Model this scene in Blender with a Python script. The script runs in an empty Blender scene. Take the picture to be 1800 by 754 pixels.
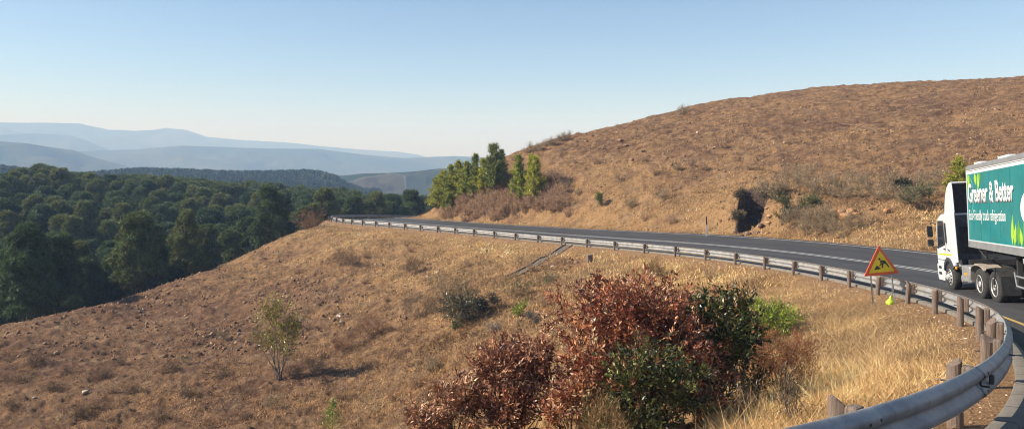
import bpy, bmesh, math, random
import numpy as np
from mathutils import Vector, Matrix
rng = np.random.default_rng(7)
random.seed(7)
F = 1334.0; CX = 900.0; HY = 270.0          # pinhole of the photograph (1800 px wide), level camera
S = bpy.context.scene
COL = S.collection
def P(px, py, d):                            # bearing px, drop py, distance ahead d -> metres
    return np.array([(px-CX)/F*d, d, -(py-HY)/F*d])

# ------------------------------------------------------------------ noise
_perm = np.random.default_rng(3).permutation(4096)
_gr = np.random.default_rng(4).random(4096)
def vnoise(x, y, seed=0):
    x = np.asarray(x, float); y = np.asarray(y, float)
    xi = np.floor(x).astype(np.int64); yi = np.floor(y).astype(np.int64)
    fx = x-xi; fy = y-yi
    fx = fx*fx*fx*(fx*(fx*6-15)+10); fy = fy*fy*fy*(fy*(fy*6-15)+10)
    def h(a, b): return _gr[_perm[(_perm[(a+seed*131) & 4095]+b*7) & 4095]]
    return ((h(xi, yi)*(1-fx)+h(xi+1, yi)*fx)*(1-fy)+(h(xi, yi+1)*(1-fx)+h(xi+1, yi+1)*fx)*fy)*2-1
def fbm(x, y, octs=4, seed=0, gain=.5):
    s = 0; a = 1.0; t = 0
    for o in range(octs):
        s = s+a*vnoise(x, y, seed+o); t += a; a *= gain; x = x*2.03+11.7; y = y*2.03+5.3
    return s/t
def sstep(a, b, x):
    t = np.clip((np.asarray(x, float)-a)/(b-a), 0, 1); return t*t*(3-2*t)

# ------------------------------------------------------------------ helpers
def tag(o, label=None, cat=None, group=None, kind=None):
    if label: o['label'] = label
    if cat: o['category'] = cat
    if group: o['group'] = group
    if kind: o['kind'] = kind
    return o
def empty(name, loc=(0, 0, 0), rot=(0, 0, 0)):
    o = bpy.data.objects.new(name, None); COL.objects.link(o)
    o.location = loc; o.rotation_euler = rot; o.empty_display_size = .2
    return o
def link_mesh(name, me, mat, parent=None):
    if mat is not None and len(me.materials) == 0: me.materials.append(mat)
    o = bpy.data.objects.new(name, me); COL.objects.link(o)
    if parent: o.parent = parent
    return o
def np_mesh(name, V, Fc, smooth=False, cols=None, attrs=None):
    """V (n,3), Fc (m,k) with one k; cols: per-vertex rgb; attrs: dict name->per-vertex float"""
    me = bpy.data.meshes.new(name)
    V = np.ascontiguousarray(V, dtype=np.float32); Fc = np.ascontiguousarray(Fc, dtype=np.int32)
    m, k = Fc.shape
    me.vertices.add(len(V)); me.vertices.foreach_set('co', V.ravel())
    me.loops.add(m*k); me.loops.foreach_set('vertex_index', Fc.ravel())
    me.polygons.add(m)
    me.polygons.foreach_set('loop_start', np.arange(0, m*k, k, dtype=np.int32))
    if smooth: me.polygons.foreach_set('use_smooth', np.ones(m, dtype=bool))
    me.update(calc_edges=True)
    if cols is not None:
        a = me.color_attributes.new('tint', 'FLOAT_COLOR', 'POINT')
        c = np.ones((len(V), 4), dtype=np.float32); c[:, :3] = cols
        a.data.foreach_set('color', c.ravel())
    for n, v in (attrs or {}).items():
        a = me.attributes.new(n, 'FLOAT', 'POINT'); a.data.foreach_set('value', np.asarray(v, np.float32))
    return me

class MB:
    def __init__(s): s.bm = bmesh.new()
    def poly(s, pts, faces, M=None):
        vs = [s.bm.verts.new(M @ Vector(p) if M else Vector(p)) for p in pts]
        for f in faces:
            try: s.bm.faces.new([vs[i] for i in f])
            except ValueError: pass
        return s
    def box(s, c, d, M=None):
        x, y, z = c; a, b, h = d[0]/2, d[1]/2, d[2]/2
        p = [(x+i*a, y+j*b, z+k*h) for k in (-1, 1) for j in (-1, 1) for i in (-1, 1)]
        return s.poly(p, [(0, 2, 3, 1), (4, 5, 7, 6), (0, 1, 5, 4), (2, 6, 7, 3), (0, 4, 6, 2), (1, 3, 7, 5)], M)
    def prism(s, pts, y0, y1, M=None):       # polygon in (x, z), extruded along y
        n = len(pts)
        p = [(x, y0, z) for x, z in pts]+[(x, y1, z) for x, z in pts]
        f = [tuple(range(n)), tuple(range(2*n-1, n-1, -1))]+[(i, i+n, (i+1) % n+n, (i+1) % n) for i in range(n)]
        return s.poly(p, f, M)
    def tube(s, path, r, n=8, cap=True, M=None):
        path = [Vector(p) for p in path]; rs = r if hasattr(r, '__len__') else [r]*len(path)
        rings = []
        for i, p in enumerate(path):
            t = (path[min(i+1, len(path)-1)]-path[max(i-1, 0)]).normalized()
            a = Vector((0, 0, 1)) if abs(t.z) < .9 else Vector((1, 0, 0))
            u = t.cross(a).normalized(); v = t.cross(u)
            ring = []
            for k in range(n):
                q = p+(u*math.cos(2*math.pi*k/n)+v*math.sin(2*math.pi*k/n))*rs[i]
                ring.append(s.bm.verts.new(M @ q if M else q))
            rings.append(ring)
        for a, b in zip(rings, rings[1:]):
            for k in range(n): s.bm.faces.new((a[k], a[(k+1) % n], b[(k+1) % n], b[k]))
        if cap:
            s.bm.faces.new(rings[0][::-1]); s.bm.faces.new(rings[-1])
        return s
    def lathe(s, prof, n=24, M=None):        # profile (radius, y) around the y axis
        rings = []
        for r, y in prof:
            rings.append([s.bm.verts.new((M @ Vector((r*math.cos(2*math.pi*k/n), y, r*math.sin(2*math.pi*k/n)))) if M
                          else Vector((r*math.cos(2*math.pi*k/n), y, r*math.sin(2*math.pi*k/n)))) for k in range(n)])
        for a, b in zip(rings, rings[1:]):
            for k in range(n): s.bm.faces.new((a[k], b[k], b[(k+1) % n], a[(k+1) % n]))
        s.bm.faces.new(rings[0]); s.bm.faces.new(rings[-1][::-1])
        return s
    def build(s, name, mat, parent=None, bevel=0, smooth=False, seg=2):
        bmesh.ops.recalc_face_normals(s.bm, faces=s.bm.faces[:])
        me = bpy.data.meshes.new(name); s.bm.to_mesh(me); s.bm.free()
        if smooth: me.polygons.foreach_set('use_smooth', [True]*len(me.polygons))
        o = link_mesh(name, me, mat, parent)
        if bevel:
            m = o.modifiers.new('bevel', 'BEVEL'); m.width = bevel; m.segments = seg; m.limit_method = 'ANGLE'; m.angle_limit = math.radians(35)
        return o

# ------------------------------------------------------------------ materials
def newmat(name):
    m = bpy.data.materials.new(name); m.use_nodes = True
    nt = m.node_tree; b = nt.nodes['Principled BSDF']
    return m, nt, b
def N(nt, t, **kw):
    n = nt.nodes.new(t)
    for k, v in kw.items():
        if k in n.inputs.keys() if isinstance(k, str) else False: n.inputs[k].default_value = v
        else: setattr(n, k, v)
    return n
def coords(nt):
    g = nt.nodes.new('ShaderNodeNewGeometry'); return g.outputs['Position']
def noise(nt, vec, scale, detail=4, rough=.6, lo=.35, hi=.65):
    n = nt.nodes.new('ShaderNodeTexNoise'); n.inputs['Scale'].default_value = scale
    n.inputs['Detail'].default_value = detail; n.inputs['Roughness'].default_value = rough
    nt.links.new(vec, n.inputs['Vector'])
    r = nt.nodes.new('ShaderNodeMapRange'); r.inputs['From Min'].default_value = lo; r.inputs['From Max'].default_value = hi
    nt.links.new(n.outputs[0], r.inputs[0]); return r.outputs[0]
def mixc(nt, fac, a, b, mode='MIX'):
    n = nt.nodes.new('ShaderNodeMix'); n.data_type = 'RGBA'; n.blend_type = mode
    for sock, v in ((n.inputs[0], fac), (n.inputs[6], a), (n.inputs[7], b)):
        if hasattr(v, 'is_linked') or hasattr(v, 'links'): nt.links.new(v, sock)
        else: sock.default_value = v if not isinstance(v, tuple) else (*v, 1)
    return n.outputs[2]
def math_(nt, op, a, b):
    n = nt.nodes.new('ShaderNodeMath'); n.operation = op
    for s_, v in ((n.inputs[0], a), (n.inputs[1], b)):
        if hasattr(v, 'links'): nt.links.new(v, s_)
        else: s_.default_value = v
    return n.outputs[0]
def bump(nt, b, h, strength=.5, dist=.02):
    n = nt.nodes.new('ShaderNodeBump'); n.inputs['Strength'].default_value = strength; n.inputs['Distance'].default_value = dist
    nt.links.new(h, n.inputs['Height']); nt.links.new(n.outputs[0], b.inputs['Normal'])
def plain(name, col, rough=.6, metal=0, var=.15, scale=6, spec=.5, coat=0, obj=True, bmp=0):
    m, nt, b = newmat(name)
    tc = nt.nodes.new('ShaderNodeTexCoord'); v = tc.outputs['Object']
    n1 = noise(nt, v, scale, 5)
    dk = tuple(c*(1-var) for c in col); lt = tuple(min(1, c*(1+var)) for c in col)
    c = mixc(nt, n1, dk, lt); nt.links.new(c, b.inputs['Base Color'])
    b.inputs['Roughness'].default_value = rough; b.inputs['Metallic'].default_value = metal
    b.inputs['Specular IOR Level'].default_value = spec; b.inputs['Coat Weight'].default_value = coat
    if bmp: bump(nt, b, noise(nt, v, scale*6, 4), bmp, .01)
    return m
def tinted(name, rough=.6, trans=.0, spec=.3, mul=1.0):
    """base colour from the per-leaf tint"""
    m, nt, b = newmat(name)
    a = nt.nodes.new('ShaderNodeAttribute'); a.attribute_name = 'tint'
    nt.links.new(a.outputs['Color'], b.inputs['Base Color'])
    b.inputs['Roughness'].default_value = rough; b.inputs['Specular IOR Level'].default_value = spec
    if trans:
        t = nt.nodes.new('ShaderNodeBsdfTranslucent'); nt.links.new(a.outputs['Color'], t.inputs['Color'])
        mx = nt.nodes.new('ShaderNodeMixShader'); mx.inputs[0].default_value = trans
        out = nt.nodes['Material Output']
        nt.links.new(b.outputs[0], mx.inputs[1]); nt.links.new(t.outputs[0], mx.inputs[2]); nt.links.new(mx.outputs[0], out.inputs['Surface'])
    return m

# ------------------------------------------------------------------ the road line (top of the guardrail)
RT = [(1492, 698, 6.15), (1691, 626, 8.5), (1743, 588, 11), (1748, 557, 13.7), (1728, 537, 16.7), (1693, 520, 19.7), (1647, 507, 23), (1599, 495, 26.3),
      (1545, 483, 29.7), (1495, 474, 33.2), (1446, 466, 36.8), (1396, 457.5, 40.4), (1345, 450, 44), (1294, 443, 47.7), (1241, 437.5, 51.5), (1188, 432, 55.2),
      (1133, 427.3, 59), (1081, 423.2, 62.7), (1032, 419.3, 66.3), (988, 416, 70), (946, 412.5, 73.5), (906, 409, 77), (869, 405.7, 80.5), (833, 402.5, 84),
      (800, 400, 87), (769, 397.2, 90), (739, 394.7, 93), (711, 392.4, 96), (684, 390.3, 99), (660, 388.6, 101.5), (637, 387, 104), (618, 385.3, 106.5),
      (603, 383.8, 109), (591, 382.3, 111.5), (583, 381, 114.4), (578.5, 379.3, 117.8), (583, 378, 121), (597, 377, 124.2), (621, 376.7, 127.4), (650, 376.9, 130.5),
      (684, 377.4, 133.5), (719, 378.1, 136.6), (755, 378.9, 139.8), (790, 379.6, 143.2), (825, 380.4, 146.8), (858, 381, 150.6)]
TOP = .74
posts = [(-9.4, -3.4, -1.75), (-6.4, -.9, -1.98), (-3.4, 1.5, -2.2), (-.5, 3.95, -2.42)]
posts = [np.array(p, float) for p in posts]+[P(*r)-np.array([0, 0, TOP]) for r in RT]
posts = np.array(posts)
for _ in range(2):                            # even out the reading error in height only
    z = posts[:, 2].copy(); posts[1:-1, 2] = .25*z[:-2]+.5*z[1:-1]+.25*z[2:]
def catmull(Pp, n=8):
    out = []
    for i in range(len(Pp)-1):
        p0, p1, p2, p3 = Pp[max(i-1, 0)], Pp[i], Pp[i+1], Pp[min(i+2, len(Pp)-1)]
        for k in range(n):
            t = k/n
            out.append(.5*((2*p1)+(-p0+p2)*t+(2*p0-5*p1+4*p2-p3)*t*t+(-p0+3*p1-3*p2+p3)*t**3))
    out.append(Pp[-1]); return np.array(out)
def smooth_line(L, k):
    for _ in range(k):
        L[1:-1] = .25*L[:-2]+.5*L[1:-1]+.25*L[2:]
    return L
RL = smooth_line(catmull(posts, 8), 14)
ext = [RL[0]+(RL[0]-RL[8])/np.linalg.norm(RL[0]-RL[8])*k for k in (24, 16, 8, 4)]
ext2 = [RL[-1]+np.array(v) for v in ((3, 4.5, -.4), (6, 11, -.9), (8, 19, -1.4), (9, 31, -2.2), (9, 45, -3))]
RL = catmull(np.array(ext+list(RL[::4])+ext2), 5)
TAN = np.gradient(RL[:, :2], axis=0); TAN /= np.linalg.norm(TAN, axis=1)[:, None]
NRM = np.stack([TAN[:, 1], -TAN[:, 0]], 1)     # towards the road (right of travel)
RL[:, :2] += NRM*.2                        # the readings were taken on the posts; the beam stands in front of them
BANK = .022+.053*(1-sstep(55, 100, RL[:, 1]))   # the bend is banked, the far arm nearly flat
def offset(o, dz=0.0, i=None):
    L = RL if i is None else RL[i]; n = NRM if i is None else NRM[i]
    o = np.asarray(o)
    out = L.copy(); out[:, :2] += n*np.reshape(o, (-1, 1)); out[:, 2] += np.clip(o, -1, 12)*(BANK if i is None else BANK[i])+dz
    return out
def near_rail(x, y):
    """signed distance to the rail line (+ = road side) and rail z"""
    x = x.astype(np.float32); y = y.astype(np.float32)
    so = np.full(x.shape, 99., np.float32); rz = np.zeros(x.shape, np.float32); ii = np.zeros(x.shape, np.int32)
    L = RL.astype(np.float32)
    for a in range(0, len(x), 20000):
        sl = slice(a, a+20000)
        d2 = (x[sl, None]-L[None, :, 0])**2+(y[sl, None]-L[None, :, 1])**2
        j = d2.argmin(1); dx = x[sl]-L[j, 0]; dy = y[sl]-L[j, 1]
        s = dx*NRM[j, 0]+dy*NRM[j, 1]; al = dx*TAN[j, 0]+dy*TAN[j, 1]
        so[sl] = np.where(s >= 0, 1, -1)*np.sqrt(d2[np.arange(len(j)), j])
        so[sl] = np.where(np.abs(al) < 1.2, s, so[sl])
        j2 = np.clip(j+np.where(al > 0, 1, -1), 0, len(L)-1)
        seg = np.linalg.norm(L[j2, :2]-L[j, :2], axis=1)+1e-6
        rz[sl] = L[j, 2]+(L[j2, 2]-L[j, 2])*np.clip(np.abs(al)/seg, 0, 1)
        ii[sl] = j
    return so, rz, ii

# ------------------------------------------------------------------ terrain control points: px, py, d, grass, stone
CT = [
 (1400,520,35.8,.9,.1),(1400,600,25,1,0),(1400,650,18.5,1,0),(1400,754,10,1,0),(1200,754,13.5,.9,0),(1000,754,17,.8,.1),(1600,600,19,1,0),(1600,560,22.5,1,0),
 (1600,650,14.3,1,0),(1500,700,11.5,1,0),(1600,700,10.7,1,0),(1650,620,16,1,0),(1500,560,26.5,1,0),(1500,620,20.5,1,0),(1300,650,21,.9,0),(1300,560,31,.9,0),
 (1300,500,41.5,.9,0),(1200,480,49.5,.9,0),(1200,560,34,.9,.1),(1200,650,24,.8,.1),(1000,500,53,.6,.3),(1000,460,62,.3,.7),(1000,560,43.5,.7,.2),(1000,640,34,.7,.2),
 (850,450,72,.9,.3),(850,500,60,.75,.3),(850,560,50,.7,.1),(850,640,41,.6,.2),(850,700,34,.6,.2),(700,420,90,1,.2),(700,480,75,.75,.4),(700,560,59,.5,.3),
 (700,640,48,.45,.2),(700,754,36,.5,.2),(500,450,92,.55,.5),(500,520,73,.2,.9),(490,600,58,.1,.7),(490,670,47,.2,.5),(490,754,37.5,.3,.3),(800,754,29,.6,.2),
 (900,754,23,.7,.1),(600,754,33,.5,.2),(600,480,78,.5,.7),(600,420,95,.8,.3),(560,520,70,.25,.9),(250,560,72,.15,.6),(250,650,52,.1,.5),(250,754,40,.3,.3),(0,640,54,.25,.3),(0,700,46,.2,.4),(0,754,41,.35,.2),
 (0,588,62,.25,.3),(150,545,73,.2,.5),(300,498,86,.2,.6),(450,440,101,.4,.4),(540,402,110,.8,.1),(-300,650,52,.3,.2),(-300,600,66,.3,.2),(-600,640,56,.3,.2),
 (350,600,60,.1,.8),(400,540,71,.1,.9),(150,640,54,.1,.4),(620,600,54,.55,.2),(780,600,47,.6,.2),
 # hill
 (1640,425,51,.9,0),(1640,385,56,.9,0),(1640,345,62,.7,.1),(1640,300,71,.4,.3),(1640,250,83,.35,.4),(1640,190,102,.35,.2),(1640,146,124,.4,0),
 (1900,420,45,.9,0),(1900,330,54,.5,.2),(1900,250,70,.3,.4),(1900,170,92,.3,.2),(1900,130,118,.4,0),(2300,400,34,.9,0),(2300,250,60,.4,.2),(2300,120,110,.4,.1),
 (1400,412,60.5,.8,0),(1400,380,62,.6,.2),(1400,355,64,.7,.1),(1400,325,73,.5,.3),(1300,410,65,.8,.1),(1300,375,66.5,.7,.2),(1300,350,68.5,.7,.1),(1340,372,65.5,.7,.2),(1340,350,67.5,.7,.2),(1480,410,56.5,.8,.1),(1480,378,58,.6,.3),(1480,350,62,.6,.2),(1400,280,84,.3,.6),(1400,220,103,.3,.3),(1400,168,126,.4,0),
 (1200,408,72,1,0),(1200,370,77,.8,.1),(1200,325,85,.5,.5),(1200,270,97,.3,.9),(1200,228,110,.4,.3),(1200,194,126,.4,0),
 (1060,412,80,1,0),(1060,370,86,.8,0),(1060,320,94,.7,.2),(1060,265,107,.4,.7),(1060,230,121,.4,.3),
 (1000,408,86,1,0),(1000,370,91,.5,0),(1000,310,99,.6,.1),(1000,265,110,.4,.4),(1000,242,121,.5,.3),
 (900,402,95,1,0),(900,380,98,.3,0),(900,340,103,.3,0),(900,300,110,.4,.1),(900,274,118,.5,.2),
 (830,397,101,1,0),(830,370,105,.2,0),(830,335,111,.3,0),(830,310,117,.4,0),
 (780,393,106.5,1,0),(780,375,109,.2,0),(785,352,114,.2,0)]
pts = [(*P(a, b, d), g, r) for a, b, d, g, r in CT]
W = [  # world points: x, y, z, grass, stone
 (60,160,12,.4,0),(90,150,12.5,.4,0),(34,150,6.5,.4,0),(20,145,1,.4,0),(9,136,-3.5,.5,0),(0,130,-7.6,.5,0),(-8,124,-10.2,.6,0),(28,175,-2,.4,0),(60,210,2,.4,0),(110,110,14,.4,0),(120,60,12,.4,0),
 (-58,73,-22,.3,0),(-52,96,-22.5,.3,0),(-42,112,-22.5,.3,0),(-75,85,-22,.3,0),(-110,70,-21,.3,0),(-38,128,-24,.3,0),(-45,150,-24.5,.3,0),(-22,158,-24,.3,0),(-90,130,-22,.3,0),
 (-30,200,-26,.3,0),(-90,200,-20,.3,0),(10,190,-26,.3,0),(-60,260,-28,.3,0),(0,260,-33,.3,0),(60,260,-25,.3,0),(-140,200,-17,.3,0),(-160,260,-22,.3,0),(120,250,-15,.3,0),
 (-33,113,-16,.5,0),(-36,120,-18,.5,0),(-30,135,-18.5,.5,0),
 (-14,20,-9,.5,.1),(-22,8,-9,.5,.1),(-40,20,-14,.4,.1),(-30,-12,-9,.5,.1),(-14,-8,-6,.5,0),(-60,-10,-16,.5,0),(-10,8,-6,.6,0),(-2,12,-4.9,.8,0),(-5,3,-4.0,.8,0),
 (14,-8,-1.3,.9,0),(22,2,-.6,.8,0),(30,14,-1,.6,0),(30,-20,3,.5,0),(60,10,8,.5,0),(60,-30,10,.5,0),(0,-40,0,.5,0),(-30,-50,-6,.5,0)]
pts += W
# road corridor itself
for i in range(6, len(RL)-4, 5):
    for o, dz in ((0., -.02), (10.6, -.05), (-1.2, -.35)):
        q = offset(np.full(len(RL), o), dz)[i]
        s = .9
        pts.append((*q, 1. if o <= 0 else .9, 0))
pts = np.array(pts)
# drop control points that fell inside the road corridor by mistake
so, rz, ii = near_rail(pts[:, 0], pts[:, 1])
nk = len(CT)+len(W)
keep = ~((so > -.8) & (so < 11.3) & (np.arange(len(pts)) < nk))
# corridor samples that lie within another arm of the road are dropped too
keep &= ~((np.arange(len(pts)) >= nk) & (np.abs(so) > 0.3) & (np.abs(so-10.6) > 1.2) & (np.abs(so+1.2) > .5))
pts = pts[keep]
def tps_fit(xy, z, lam=.02):
    xy = xy/50.; n = len(xy)
    r2 = ((xy[:, None]-xy[None])**2).sum(-1); K = -np.sqrt(r2+.012)+np.eye(n)*.006
    A = np.zeros((n+3, n+3)); A[:n, :n] = K; A[:n, n] = 1; A[:n, n+1:] = xy; A[n, :n] = 1; A[n+1:, :n] = xy.T
    return np.linalg.solve(A, np.concatenate([z, [0, 0, 0]]))
TC = tps_fit(pts[:, :2], pts[:, 2])
def tps(x, y):
    out = np.empty(len(x)); X = pts[:, :2]/50.
    for a in range(0, len(x), 20000):
        sl = slice(a, a+20000)
        r2 = ((x[sl, None]/50-X[None, :, 0])**2+(y[sl, None]/50-X[None, :, 1])**2).astype(np.float32)
        out[sl] = (-np.sqrt(r2+.012)) @ TC[:-3].astype(np.float32)+TC[-3]+TC[-2]*x[sl]/50+TC[-1]*y[sl]/50
    return out
def idw(x, y):
    g = np.empty(len(x)); s = np.empty(len(x))
    for a in range(0, len(x), 20000):
        sl = slice(a, a+20000)
        w = 1/(((x[sl, None]-pts[None, :, 0])**2+(y[sl, None]-pts[None, :, 1])**2)+1.)**1.6
        w /= w.sum(1)[:, None]; g[sl] = w @ pts[:, 3]; s[sl] = w @ pts[:, 4]
    return g, s
# ------------------------------------------------------------------ far land
def interp(px, tab):
    t = np.array(tab, float); return np.interp(px, t[:, 0], t[:, 1])
RIDGES = [ # distance, half depth, crest table, base
 (5600, 900, [(-600,225),(-200,214),(0,215),(60,216),(140,219),(190,229),(235,231),(270,228),(293,225),(305,227),(325,228),(340,233),(365,241),(420,246),(500,250),(560,257),(620,262),(700,267),(735,272),(760,279),(900,281),(2000,283)]),
 (4300, 520, [(-600,248),(0,238),(50,235.5),(90,236),(125,239),(150,246),(175,257),(200,266),(240,285),(2400,300)]),
 (3200, 520, [(-600,268),(0,272),(130,266),(190,264.5),(235,263),(280,259.5),(320,256.5),(400,258.5),(470,261.5),(560,262),(590,266),(650,273),(710,278),(755,276),(800,274.5),(860,277),(1000,282),(2400,290)]),
 (2300, 380, [(-600,235),(-200,240),(0,248),(50,252),(90,259),(118,263),(128,264),(160,275),(190,284),(230,294),(280,305),(2400,320)]),
 (1000, 130, [(-400,320),(440,320),(580,311),(640,305),(690,303.5),(730,301.5),(770,297),(830,294),(900,296),(1000,300),(2400,300)]),
 (640, 75, [(-600,300),(-60,307),(0,313),(60,322),(140,326),(190,322),(250,317),(330,319),(420,322),(500,321),(535,319),(560,321),(590,330),(610,342),(640,352),(2400,360)]),
]
def far_z(x, y):
    r = np.hypot(x, y); yy = np.where(y > r*.25, y, r*.25); px = CX+F*np.clip(x/np.maximum(yy, 1e-3), -1.3, 1.3)
    z = -38-34*sstep(260, 700, r)-24*sstep(800, 2600, r)+3*fbm(x/160, y/160, 4, 31)+6*fbm(x/900, y/900, 3, 35)*sstep(700, 2000, r)
    for D, w, tab in RIDGES:
        top = -(interp(px, tab)-HY)/F*D*yy/np.maximum(r, 1)
        n = fbm(x/(D*.05), y/(D*.05), 5, 40+D % 17)
        dd = (r-D-n*w*.3)/w
        p = np.exp(-(dd**2))*(1+.0*n)
        base = z
        zz = base+(top-base)*p-(1-p)*np.abs(n)*w*.05*np.clip(top-base, 0, 60)/60.
        z = np.where(top > base, np.maximum(z, zz), z)
    return z
_d = np.linspace(50, 80, 300); _s = near_rail((1291-CX)/F*_d, _d)[0]; _k = int(np.argmax((_s > 11.6) & (_s < 14)))
GUL = dict(o=np.array([(1291-CX)/F*_d[_k], _d[_k], 0]), dir=np.array([.45, .893])); print('gully', GUL['o'])
GUL['n'] = np.array([.893, -.45])
_so, _rz, _ii = near_rail(GUL['o'][:1], GUL['o'][1:2]); GZ0 = float(_rz[0]+12*BANK[_ii[0]]+.05)
def ground(x, y, detail=True):
    x = np.asarray(x, float).ravel(); y = np.asarray(y, float).ravel()
    r = np.hypot(x, y)
    near = r < 430
    z = np.zeros(len(x)); g = np.full(len(x), .4); s = np.zeros(len(x)); so = np.full(len(x), 99.); dark = np.zeros(len(x))
    xn, yn = x[near], y[near]
    zn = tps(xn, yn); gn, sn = idw(xn, yn)
    son, rzn, iin = near_rail(xn, yn)
    # relief
    q = fbm(xn/9, yn/9, 4, 1)*.45+(.55-np.abs(fbm(xn/5+yn/14, yn/4, 3, 5)))*.35*sstep(60, 80, r[near])+fbm(xn/1.7, yn/1.7, 4, 9, .6)*.29
    if detail: q = q+fbm(xn/.5, yn/.5, 3, 17, .65)*.15
    rub = sn*(.16*np.abs(fbm(xn/1.1, yn/1.1, 3, 23, .7)))
    clear = sstep(0, 5, -son)+sstep(10.8, 15, son)
    zn = zn+(q+rub)*np.clip(clear, .12, 1)
    # gully beside the road
    a = (xn-GUL['o'][0])*GUL['dir'][0]+(yn-GUL['o'][1])*GUL['dir'][1]
    b = (xn-GUL['o'][0])*GUL['n'][0]+(yn-GUL['o'][1])*GUL['n'][1]
    b = b+.45*fbm(xn/.8, yn/.8, 4, 51, .7); a = a+.6*fbm(xn/1.3+9, yn/1.3, 4, 53)
    floor_ = GZ0+np.clip(a, 0, 30)*.10
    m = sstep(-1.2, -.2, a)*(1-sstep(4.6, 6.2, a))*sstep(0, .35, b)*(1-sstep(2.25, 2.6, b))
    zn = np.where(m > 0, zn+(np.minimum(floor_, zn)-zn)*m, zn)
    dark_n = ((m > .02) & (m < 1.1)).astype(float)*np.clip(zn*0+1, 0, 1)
    # road corridor
    rr = rzn+np.clip(son, -1, 12)*BANK[iin]
    w = sstep(-2.6, -.7, son)*(1-sstep(10.9, 13.4, son))
    under = np.where((son > .75) & (son < 10.55), .14, .02)
    tgt = rr-under-(sstep(.0, -2.6, son)*.35)
    zn = zn*(1-w)+tgt*w
    zr = zn
    wf = sstep(235, 400, r[near])
    zn = zr*(1-wf)+far_z(xn, yn)*wf
    z[near] = zn; g[near] = gn; s[near] = sn; so[near] = son; dark[near] = dark_n
    z[~near] = far_z(x[~near], y[~near])
    return z, g, s, so, dark
def gz(x, y):
    return float(ground(np.array([x]), np.array([y]))[0][0])
def hit(px, py, d0=6, d1=170):
    """where the line of sight through a pixel meets the land"""
    d = np.geomspace(d0, d1, 600); x = (px-CX)/F*d; zr = -(py-HY)/F*d
    z = ground(x, d)[0]; below = np.nonzero(zr < z)[0]
    i = below[0] if len(below) else int(np.argmin((zr-z)/d))
    return np.array([x[i], d[i], z[i]])

fine = np.deg2rad(np.arange(-36.5, 36.5, .085)); c1 = np.deg2rad(np.arange(37, 90, 1.0)); c2 = np.deg2rad(np.arange(90, 270, 5.0)); c3 = np.deg2rad(np.arange(270, 323, 1.0))-2*np.pi
TH = np.concatenate([fine, c1, c2, c3])
RR = np.concatenate([[1.2, 2, 3, 4], np.geomspace(5, 150, 860), np.geomspace(150, 430, 90)[1:]])
def polar_sheet(name, TH, RR, mat, cap=False):
    T, R = np.meshgrid(TH, RR); X = (R*np.sin(T)).ravel(); Y = (R*np.cos(T)).ravel()
    z, g, s, so, dark = ground(X, Y)
    n, m = len(RR), len(TH)
    i, j = np.meshgrid(np.arange(n-1), np.arange(m), indexing='ij'); j2 = (j+1) % m
    Fq = np.stack([i*m+j, i*m+j2, (i+1)*m+j2, (i+1)*m+j], -1).reshape(-1, 4)
    V = np.stack([X, Y, z], 1)
    if cap:
        V = np.vstack([V, [[0, 0, gz(0, 0)]]])
        Fc = Fq
        g = np.append(g, .5); s = np.append(s, 0); so = np.append(so, 3); dark = np.append(dark, 0)
    verge = np.exp(-((so+.2)/1.1)**2)
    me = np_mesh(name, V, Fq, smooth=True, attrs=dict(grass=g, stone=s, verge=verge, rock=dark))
    o = link_mesh(name, me, mat); return o

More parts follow.
